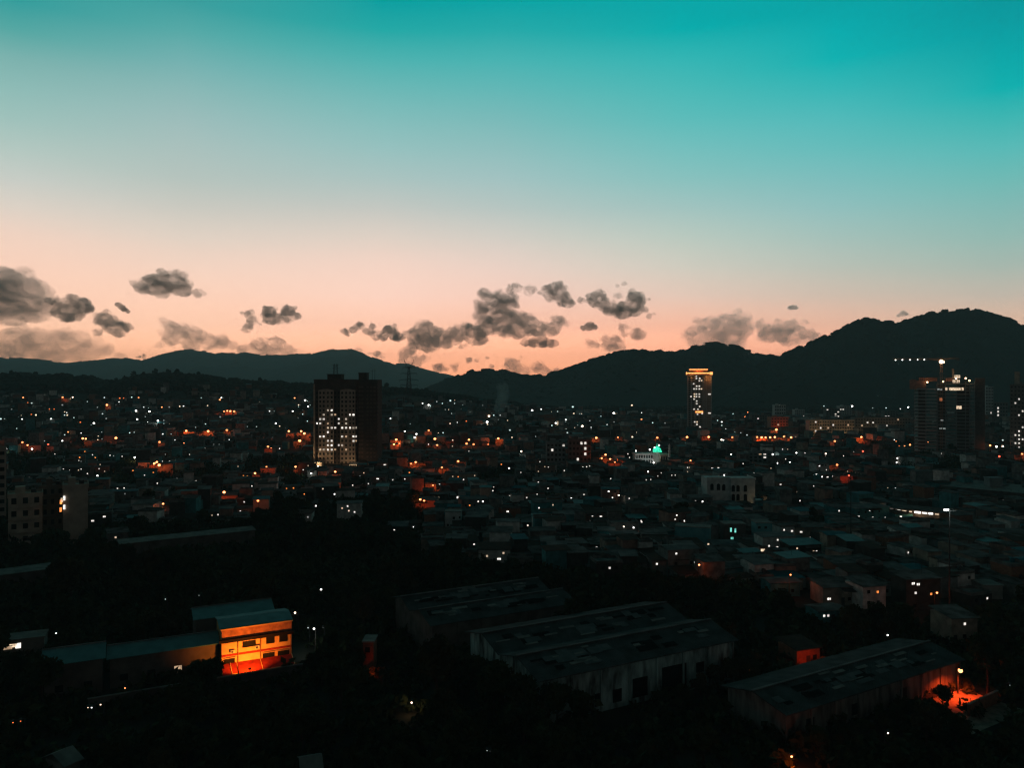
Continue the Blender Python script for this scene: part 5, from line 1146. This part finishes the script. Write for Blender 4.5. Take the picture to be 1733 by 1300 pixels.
for q in order:
    u, D = float(U_[q]), float(DD_[q]); x = (u-CU)*D/F
    zg = gz(x, D); yb = CV+(H-zg)*F/D
    if yb > ymax(u): continue
    if u < 720 and D > 1150+60*float(noise(u/60, 4.4)): continue
    if D > 430 and float(noise(x/55+9, D/75))+.5*float(noise(x/21, D/30)) > (.18 if u < 880 else .42): continue
    if 0 < u < 520 and 770 < yb < 830 and noise(u/70+2, D/90) > .15: continue     # leafy gaps
    W = rng.uniform(4.5, 10); Dp = rng.uniform(4.5, 8); r = .42*max(W, Dp)
    if D > 750: W *= 1.15; Dp *= 1.2
    if not TK.free(x, D+Dp/2, r): continue
    ok = None
    hs = [rng.uniform(8.5, 12.5), rng.uniform(5.6, 7.5), 2.6] if (rng.random() < .12 and D > 330) else ([rng.uniform(5.6, 7.5), rng.uniform(3, 4), 2.5] if rng.random() < .4 else [rng.uniform(2.8, 4.2), 2.4])
    for h in hs:
        if not covers(x, D, W*1.05, zg, zg+h+.8): ok = h; break
    if ok is None: continue
    TK.add(x, D+Dp/2, r); cand.append((x, D, W, Dp, ok, zg))
quota = max(0, 296-HOUSES)
for x, D, W, Dp, h, zg in cand[:quota]: make_house(x, D, rot_here(x, D), W, Dp, h)
mass = MB(); mm = [w[0] for w in WALLS]+[r[0] for r in ROOFS]
for x, D, W, Dp, h, zg in cand[quota:]:
    wi = int(rng.choice(8, p=WP)); ri = int(rng.choice(6, p=RP)); rt = 'flat' if ri == 5 else ('gable' if rng.random() < .3 else 'mono')
    house_geo(mass, mass, W, Dp, h, rt, rng.uniform(.3, 1), x, D, zg, rot_here(x, D), (wi, 8+ri))
o = mass.obj('hillside_houses', mm); tag(o, kind='stuff')

# ------------------------------------------------------------------ trees
def crown_mesh(seed, rad, ht, nl, leaf, mats):
    r = np.random.default_rng(seed); nb = r.integers(9, 14)
    C = r.normal(0, 1, (nb, 3)); C /= np.linalg.norm(C, axis=1)[:, None]; C *= r.uniform(.25, .75, (nb, 1)); C[:, 2] = C[:, 2]*.8
    Rb = r.uniform(.3, .52, nb)
    pick_ = r.integers(0, nb, nl); d = r.normal(0, 1, (nl, 3)); d /= np.linalg.norm(d, axis=1)[:, None]
    P = C[pick_]+d*Rb[pick_][:, None]*r.uniform(.6, 1.1, (nl, 1))
    P = P*np.array([rad, rad, ht/2])
    a_ = r.normal(0, 1, (nl, 3)); a_ /= np.linalg.norm(a_, axis=1)[:, None]; b_ = np.cross(a_, r.normal(0, 1, (nl, 3))); b_ /= np.linalg.norm(b_, axis=1)[:, None]
    s = r.uniform(.5, 1.2, (nl, 1))*leaf
    v = np.stack([P-a_*s, P-b_*s*.55, P+a_*s, P+b_*s*.55], 1).reshape(-1, 3)
    return npmesh('crown', v, np.arange(nl*4).reshape(-1, 4), mats)
KINDS = []
for k, (rad, ht, cz, mt, word) in enumerate([(4.6, 7.5, 7.0, M_LEAF, 'spreading dark tree'), (3.8, 8.5, 7.2, M_LEAF2, 'tall oval dark tree'), (5.4, 7.0, 6.8, M_LEAF, 'broad dark tree'), (3.2, 6.0, 5.0, M_LEAF2, 'small dark tree'), (4.2, 9.5, 8.5, M_LEAF, 'high-crowned dark tree')]):
    cm = crown_mesh(40+k, rad, ht, 2600, .55, mt)
    tr = MB(); pts = [(0, 0, -2), (.15, .1, cz*.35), (.05, .25, cz*.7), (.2, .1, cz*1.05)]
    for i in range(3): tr.tube(pts[i], pts[i+1], .34-.08*i, .26-.08*i, n=7)
    lr = random.Random(k)
    for i in range(6):
        a_ = i*1.05+lr.random(); z = cz*(.45+.08*i); L = rad*.6; tr.tube((.1, .15, z), (math.cos(a_)*L, math.sin(a_)*L, z+L*.65), .12, .04, n=5)
    KINDS.append((cm, tr.mesh('trunk', M_TRUNK), rad, ht, cz, word))
NT = 0
def put_tree(x, D, k, s, where):
    global NT; NT += 1
    cm, tm, rad, ht, cz, word = KINDS[k]
    t = bpy.data.objects.new('tree', None); COL.objects.link(t); zg = gz(x, D); t.location = (x, D, zg); t.rotation_euler = (0, 0, rng.uniform(0, 6.28)); t.scale = (s, s, s*rng.uniform(.9, 1.15))
    c = link('crown', cm, t); c.location = (0, 0, cz); link('trunk', tm, t)
    pend(t, word+' '+where, CU+x*F/D, CV+(H-zg-(cz+ht/2)*s)*F/D, 'tree', 'dark trees between the buildings')
# ridge trees standing clear of the skyline
for u, s in ((150,.8),(165,.7),(183,.8),(196,.9),(243,1),(262,1.2),(285,1.5),(300,1.1),(335,1),(390,.9),(440,1),(655,1.2),(668,.9),(705,1),(722,1.1),(735,.9),(60,1),(105,1.1),(20,1)):
    D = 1405.+rng.uniform(-10, 10); put_tree((u-CU)*D/F, D, int(rng.integers(0, 5)), s*1.1, 'on the ridge skyline')
# screen of small trees along the shed and warehouse fronts
for lx in np.linspace(-24, 10, 9):
    X_, Y_ = local(64, 146, R(30), lx+rng.uniform(-1, 1), -6.5-5.5+rng.uniform(-.6, .6)); put_tree(X_, Y_, int(rng.choice([0, 3])), rng.uniform(.34, .44), 'before the long grey shed')
for lx, ly, s_ in ((-21, -17.5, .8), (-16.5, -18.5, .62), (-26.5, -14, .95), (-28, -7, 1.0), (-27.5, 1, .95), (-25, -18.5, .85), (-30, 8, 1.0), (11, -18, .55), (15, -17.6, .75), (19, -18, .85), (22.5, -17, .7), (0, -19.5, .36), (5, -20, .38)):
    X_, Y_ = local(18, 158, HD, lx, ly); put_tree(X_, Y_, int(rng.choice([0, 3])), s_, 'before the stained warehouse')
# slum trees
n = 0; tries = 0
while n < 70 and tries < 6000:
    tries += 1
    u = rng.uniform(0, 1733); D = float(1/(1/260+(1/1250-1/260)*rng.random())); x = (u-CU)*D/F; zg = gz(x, D); yb = CV+(H-zg)*F/D
    if yb > ymax(u)+30: continue
    k = int(rng.integers(0, 5)); s = rng.uniform(.6, 1.0); rad, ht, cz = KINDS[k][2:5]
    if not TK.free(x, D, .9) or covers(x, D, rad*2*s, zg, zg+(cz+ht*.5)*s): continue
    TK.add(x, D, 2.5); put_tree(x, D, k, s, 'among the roofs'); n += 1
# the dark belt of trees in front
n = 0; tries = 0; front = []
while n < 183 and tries < 12000:
    tries += 1
    u = rng.uniform(-120, 1850); D = math.sqrt(rng.random()*(365**2-88**2)+88**2); x = (u-CU)*D/F; zg = gz(x, D); yb = CV+(H-zg)*F/D
    if yb < ymax(u)+8: continue
    k = int(rng.integers(0, 5)); s = rng.uniform(.75, 1.25) if D > 125 else rng.uniform(.55, .9); rad, ht, cz = KINDS[k][2:5]
    if not TK.free(x, D, 1.9*s): continue
    while covers(x, D, rad*1.7*s, zg, zg+(cz+ht*.5)*s) and s > .3: s *= .8
    if s <= .3: continue
    TK.add(x, D, 1.9*s); put_tree(x, D, k, s, 'in the dark belt'); n += 1
# undergrowth below the trees: leafy scrub that hides the ground
def scrub(P, Rr, name, leaves, leaf, m_):
    P = np.asarray(P, float); Rr = np.asarray(Rr, float); k = len(P); n_ = k*leaves; pr = np.repeat(P, leaves, 0); rr_ = np.repeat(Rr, leaves)[:, None]
    d = rng.normal(0, 1, (n_, 3)); d /= np.linalg.norm(d, axis=1)[:, None]; d[:, 2] = np.abs(d[:, 2])*1.1-.1
    C = pr+d*rr_*rng.uniform(.45, 1.1, (n_, 1))
    a_ = rng.normal(0, 1, (n_, 3)); a_ /= np.linalg.norm(a_, axis=1)[:, None]; b_ = np.cross(a_, rng.normal(0, 1, (n_, 3))); b_ /= np.linalg.norm(b_, axis=1)[:, None]
    s_ = rng.uniform(.5, 1.2, (n_, 1))*leaf*np.clip(rr_, .5, 3)
    v = np.stack([C-a_*s_, C-b_*s_*.55, C+a_*s_, C+b_*s_*.55], 1).reshape(-1, 3)
    o = link(name, npmesh(name, v, np.arange(n_*4).reshape(-1, 4), m_)); tag(o, kind='stuff')
P = []; Q = []; tries = 0
while len(P) < 8500 and tries < 120000:
    tries += 1
    u = rng.uniform(-200, 1930); D = math.sqrt(rng.random()*(400**2-75**2)+75**2); x = (u-CU)*D/F; yb = CV+H*F/D
    if yb < ymax(u)-4 or not TK.free(x, D, -.6): continue
    r = rng.uniform(1.0, 2.6) if D < 200 else rng.uniform(1.4, 4.0)
    while covers(x, D, r*1.8, 0, r*1.2) and r > .5: r *= .7
    if r <= .5: continue
    P.append((x, D, gz(x, D)+.1)); Q.append(r)
scrub(P, Q, 'undergrowth', 42, .42, M_LEAF)
# green patches between the huts of the hillside
P = []; Q = []; tries = 0
while len(P) < 6500 and tries < 140000:
    tries += 1
    u = rng.uniform(-40, 1773); D = float(1/(1/380+(1/1420-1/380)*rng.random())); x = (u-CU)*D/F; zg = gz(x, D); yb = CV+(H-zg)*F/D
    if yb > ymax(u)+10 or not TK.free(x, D, .6): continue
    r = rng.uniform(1.6, 4.2)
    while covers(x, D, r*1.8, zg, zg+r*1.5) and r > .8: r *= .75
    if r <= .8: continue
    P.append((x, D, zg+r*.35)); Q.append(r)
scrub(P, Q, 'foliage', 30, .36, M_LEAF)
# woods along the crest of the slum hill and at the hill foot
n = 6500; U = rng.uniform(-250, 880, n); D = 1405+rng.normal(0, 20, n)-(rng.random(n)**1.4)*260*np.clip((720-U)/150, .25, 1); X_ = (U-CU)*D/F
rr = rng.uniform(3, 6.5, n)*(1+.3*noise(U/16, U*0+2.2)); fv, ff = blobs(np.stack([X_, D, ground(X_, D)+rr*.45+rng.uniform(0, 2.5, n)], -1), rr)
o = link('forest', npmesh('forest', fv, ff, M_WOODS)); tag(o, kind='stuff')
n = 2600; U = rng.uniform(760, 1950, n); D = rng.uniform(1500, 1900, n); X_ = (U-CU)*D/F
rr = rng.uniform(3, 6, n); fv, ff = blobs(np.stack([X_, D, ground(X_, D)+rr*.5], -1), rr)
o = link('forest', npmesh('forest', fv, ff, M_WOODS)); tag(o, kind='stuff')
# two palms on the ridge
def palm(u, ytop, label, s):
    D = 1395.; x = (u-CU)*D/F; z = gz(x, D); h = H-(ytop-CV)*D/F-z
    t = thing('palm_tree', (x, D, z), label, 'palm tree', 'palms on the ridge')
    m = MB(); m.tube((0, 0, -2), (.4, 0, h*.5), .4, .33, n=7); m.tube((.4, 0, h*.5), (.2, 0, h), .33, .28, n=7); m.obj('trunk', M_TRUNK, t)
    m = MB()
    for k in range(46):
        a_ = random.uniform(0, 6.28); e = random.uniform(-.7, 1.45); L = s*random.uniform(.8, 1.1); d = np.array((math.cos(a_)*math.cos(e), math.sin(a_)*math.cos(e), math.sin(e)))
        q = np.array((.2, 0, h)); mid = q+d*L*.6; tip = q+d*L+np.array((0, 0, -.25*L)); sd = np.cross(d, (0, 0, 1)); sd = sd/np.linalg.norm(sd)*.32*s*.5
        m.add([q, mid+sd, tip, mid-sd], [(0, 1, 2, 3)])
    m.obj('crown', M_LEAF, t)
palm(226, 632, 'round-headed palm standing tallest on the ridge skyline', 6.5)
palm(210.5, 638, 'smaller ragged palm beside the tallest ridge palm', 4.2)

# ------------------------------------------------------------------ clouds
def volmat(name, col, dens, noise_scale=None, aniso=.3, lo=.42, hi=.6):
    m = bpy.data.materials.new(name); m.use_nodes = True; t = m.node_tree; t.nodes.clear()
    o = t.nodes.new('ShaderNodeOutputMaterial'); v = t.nodes.new('ShaderNodeVolumePrincipled'); t.links.new(v.outputs[0], o.inputs['Volume'])
    v.inputs['Color'].default_value = (*col, 1); v.inputs['Density'].default_value = dens; v.inputs['Anisotropy'].default_value = aniso
    if noise_scale:
        g = t.nodes.new('ShaderNodeNewGeometry'); n_ = t.nodes.new('ShaderNodeTexNoise'); n_.inputs['Scale'].default_value = noise_scale; n_.inputs['Detail'].default_value = 8; n_.inputs['Roughness'].default_value = .62; n_.inputs['Distortion'].default_value = .25
        mp = t.nodes.new('ShaderNodeMapping'); mp.inputs['Scale'].default_value = (1, .4, 1.2) if aniso > .5 else (1, 1, 1); t.links.new(g.outputs['Position'], mp.inputs[0]); t.links.new(mp.outputs[0], n_.inputs['Vector'])
        mr = t.nodes.new('ShaderNodeMapRange'); mr.inputs['From Min'].default_value = lo; mr.inputs['From Max'].default_value = hi; mr.inputs['To Max'].default_value = dens
        t.links.new(n_.outputs['Fac'], mr.inputs['Value']); t.links.new(mr.outputs[0], v.inputs['Density'])
    return m
r1 = (0, 440, 3.939); r2 = (400, 460, 3.939); r3 = (680, 460, 3.939); r4 = (1120, 460, 2.827)
CL = [
 (r1, 0, 'big grey cloud bank cut by the frame edge', [(40,230,150),(150,260,115),(230,320,85),(60,330,95),(130,190,70),(-60,250,150),(290,355,45),(0,100,28),(225,215,28)]),
 (r1, 0, 'ragged cloud beside the big grey bank', [(440,345,60),(520,310,48),(480,258,30),(560,290,32),(395,290,30),(500,370,35),(590,330,20),(330,275,22)]),
 (r1, 0, 'small dark cloud with a hooked tail below the ragged one', [(690,395,42),(735,440,44),(780,480,32),(820,450,35),(650,480,22),(700,350,20)]),
 (r1, 0, 'tiny slanting cloud streak', [(785,297,14),(805,312,15),(828,330,15),(850,345,10)]),
 (r1, 1, 'wide pale low cloud bank resting on the far hill', [(100,560,95),(250,570,100),(400,560,85),(500,545,66),(600,585,55),(690,600,40),(740,590,20),(30,610,90),(300,640,90),(550,640,60),(810,650,28),(150,450,26),(430,480,30)]),
 (r1, 0, 'lone dark oval cloud high over the far hill', [(950,175,45),(1040,165,62),(1110,140,58),(1180,165,60),(1235,205,38),(1320,222,26),(890,155,20),(1080,205,45),(1170,88,22),(1350,225,14),(850,225,10)]),
 (r1, 1, 'wedge-shaped grey cloud behind the far ridge', [(1095,405,22),(1120,430,30),(1150,465,44),(1140,520,46),(1230,500,55),(1320,520,55),(1400,550,45),(1480,550,40),(1550,570,28),(1060,565,20),(1280,570,42),(1500,515,22)]),
 (r2, 0, 'two-headed dark cloud over the far hill', [(95,285,26),(108,325,26),(75,375,26),(215,265,34),(235,310,40),(285,310,30),(350,265,34),(395,295,24),(140,360,20),(350,325,20),(50,390,14)]),
 (r2, 1, 'pale rounded cloud touching the far ridge', [(60,525,36),(150,505,48),(260,495,52),(330,525,38),(200,535,48),(400,540,26),(150,452,16),(270,440,12),(100,450,8),(440,550,12)]),
 (r2, 0, 'stringy cloud over the twin tower', [(725,400,20),(780,385,22),(825,360,22),(865,395,20),(912,365,16),(935,425,30),(1020,395,34),(1060,430,30),(1100,445,14),(980,440,20),(895,385,16),(740,420,10)]),
 (r3, 0, 'lower dark cloud with a knob, joined to the biggest cloud', [(160,365,38),(115,430,60),(215,440,66),(285,455,52),(180,480,52),(350,430,52),(430,395,52),(490,430,55),(530,450,34),(90,480,36),(400,500,14),(430,490,12)]),
 (r3, 0, 'biggest anvil-shaped dark cloud in the middle of the sky', [(550,150,34),(560,250,54),(640,220,74),(600,335,72),(700,335,82),(715,190,52),(765,105,26),(650,140,26),(850,130,28),(840,360,60),(920,385,48),(1000,385,40),(1048,335,36),(500,295,26),(535,380,46),(780,395,48),(720,100,18),(880,120,18),(690,405,34)]),
 (r3, 0, 'grey cloud wedge to one side of the anvil cloud', [(965,130,34),(1030,115,44),(1075,170,42),(1110,205,32),(990,180,22),(1190,190,18),(1060,210,20),(1220,200,10)]),
 (r3, 0, 'U-shaped dark cloud high over the middle hill', [(1300,185,48),(1330,150,24),(1390,245,44),(1470,258,52),(1560,190,50),(1555,245,46),(1530,135,20),(1485,78,14),(1440,90,10),(1440,160,20),(1345,235,24),(1650,295,16),(1680,280,10)]),
 (r3, 0, 'small flat cloud just under the anvil cloud', [(825,475,22),(880,472,30),(940,470,34),(1000,478,26),(1030,470,12)]),
 (r3, 0, 'small solitary dark puff beyond the anvil cloud', [(1212,375,16),(1250,365,26),(1285,370,16)]),
 (r3, 1, 'broken pale cloud just over the middle hill', [(1260,482,26),(1305,492,16),(1360,450,24),(1420,482,44),(1380,500,30),(1480,375,26),(1490,412,20),(1570,415,36),(1600,430,22),(1460,500,26),(1240,470,14)]),
 (r4, 1, 'tall pinkish-grey cloud behind the middle hill', [(120,310,20),(170,295,34),(190,330,44),(230,275,50),(265,240,26),(290,310,64),(340,265,50),(370,285,38),(380,245,20),(360,195,18),(340,330,46),(318,200,8),(300,230,24)]),
 (r4, 1, 'teal-grey cloud above the saddle of the hills', [(480,255,24),(510,295,40),(560,290,40),(612,268,32),(610,310,40),(660,305,38),(700,315,28),(685,243,13),(740,305,14),(470,320,12)]),
 (r3, 1, 'pinkish low cloud behind the pylon', [(40,545,42),(20,590,36),(90,585,26),(145,580,24),(60,615,28),(110,610,22)]),
 (r3, 1, 'faint low cloud behind the middle hill shoulder', [(735,620,38),(780,650,34),(825,668,24),(700,630,16),(720,590,12)]),
 (r3, 1, 'faint rounded low cloud in the hill gap', [(905,640,32),(950,660,28),(985,670,18),(1035,658,18),(940,605,8)]),
 (r3, 1, 'faint broken cloudlet low over the far ridge end', [(245,640,28),(290,650,14),(350,635,18),(372,618,12),(355,655,12)]),
 (r3, 1, 'thin cloudlets in the orange gap', [(450,588,16),(500,590,13),(570,575,9),(600,630,12),(440,605,8),(800,570,6)]),
 (r4, 0, 'tiny flat cloudlet over the saddle', [(615,172,9),(628,170,10),(642,174,7)]),
 (r4, 1, 'faint cloudlet beside the big hill shoulder', [(1155,200,12),(1135,208,8),(1175,203,7)]),
 (r1, 1, 'tiny orange-edged cloudlet on the far hill', [(930,645,8),(962,638,11),(960,655,9),(915,650,6)]),
 (r2, 1, 'faint puffs over the far hill summit', [(940,550,20),(970,562,16),(810,518,16),(832,532,10),(890,545,8)]),
]
DCL = 11800.
for i, ((ox, oy, sc), pale, lab, puffs) in enumerate(CL):
    Dc = DCL+(i % 7)*260; S = Dc/F
    us = [ox+p[0]/sc for p in puffs]; ys = [oy+p[1]/sc for p in puffs]; u0 = sum(us)/len(us); y0 = sum(ys)/len(ys)
    c = np.array(px(u0, y0, Dc)); Ps = []; Rs = []
    rbig = max(p[2] for p in puffs)/sc*S
    for (a_, b_, r_), u, y in zip(puffs, us, ys):
        r = r_/sc*S*1.25; q = np.array(((u-u0)*S, rng.normal(0, .25)*min(rbig, 250), -(y-y0)*S)); Ps.append(q); Rs.append(r*.96)
        for _ in range(16):                       # cauliflower lobes over each puff
            d = rng.normal(0, 1, 3); d /= np.linalg.norm(d); d[2] = d[2]*.8+.1
            Ps.append(q+d*r*rng.uniform(.6, 1.12)*np.array((1.25, 1, 1))); Rs.append(r*rng.uniform(.1, .4))
    vs, fs = [], []; off = 0
    base = IV; 
    mb = MB()
    for q, r in zip(Ps, Rs): mb.lathe([(1.2*r*math.sin(math.pi*k/8)+.5, -r*math.cos(math.pi*k/8)) for k in range(9)], 14, tuple(q))
    rmean = float(np.mean(sorted((p[2] for p in puffs), reverse=True)[:max(2, len(puffs)//2)]))/sc*S
    dens = (1.0 if pale else 2.0)/(2*rmean)
    o = mb.obj('cloud', volmat('cloud_vapour', (.45, .85, .95) if ox == 1120 else (.9, .88, .86), dens*1.45, 1/150, .62, .33, .68)); o.location = c  # teal cast of the haze put into the vapour colour of one cloud group
    tag(o, lab, 'cloud', 'clouds over the hills')
    rm = o.modifiers.new('remesh', 'REMESH'); rm.mode = 'VOXEL'; rm.voxel_size = max(7.0, min(12.0, rbig/13))
    tx = bpy.data.textures.new('cloud_lumps', 'CLOUDS'); tx.noise_scale = 60; tx.noise_depth = 4
    dm = o.modifiers.new('displace', 'DISPLACE'); dm.texture = tx; dm.texture_coords = 'LOCAL'; dm.strength = min(80, rbig*.4); dm.mid_level = .45
    tx2 = bpy.data.textures.new('cloud_fringe', 'CLOUDS'); tx2.noise_scale = 22; tx2.noise_depth = 3
    dm2 = o.modifiers.new('fringe', 'DISPLACE'); dm2.texture = tx2; dm2.texture_coords = 'LOCAL'; dm2.strength = min(55, rbig*.3); dm2.mid_level = .5

# ------------------------------------------------------------------ smoke drifting over the slum
m = MB(); D = 1150.; u0 = 832; c = np.array(px(u0, 722, D)); c[2] = gz(c[0], D)
for u, y, r in ((822,720,7),(835,716,9),(826,706,8),(838,700,9),(846,690,10),(849,680,11),(852,668,12),(850,656,11),(812,714,6)):
    q = np.array(px(u, y, D))-c; m.lathe([(r*.9*math.sin(math.pi*k/8)+.1, -r*.9*math.cos(math.pi*k/8)) for k in range(9)], 12, tuple(q))
o = m.obj('smoke', volmat('smoke_vapour', (.85, .95, .95), .032, .05, .2, .35, .65)); o.location = c; tag(o, kind='stuff')
rm = o.modifiers.new('remesh', 'REMESH'); rm.mode = 'VOXEL'; rm.voxel_size = 1.5

# ------------------------------------------------------------------ haze
m = MB(); m.box(-9500, 9500, -250, HBACK, -18, HTOP)
o = m.obj('haze', volmat('haze_air', (.68, .94, .98), HAZE, None, .0)); tag(o, kind='stuff')
write_labels()
print('houses', HOUSES, 'fillers', len(cand), 'trees', NT, 'lights', len(LIGHTS), 'lamps', len(lamps))
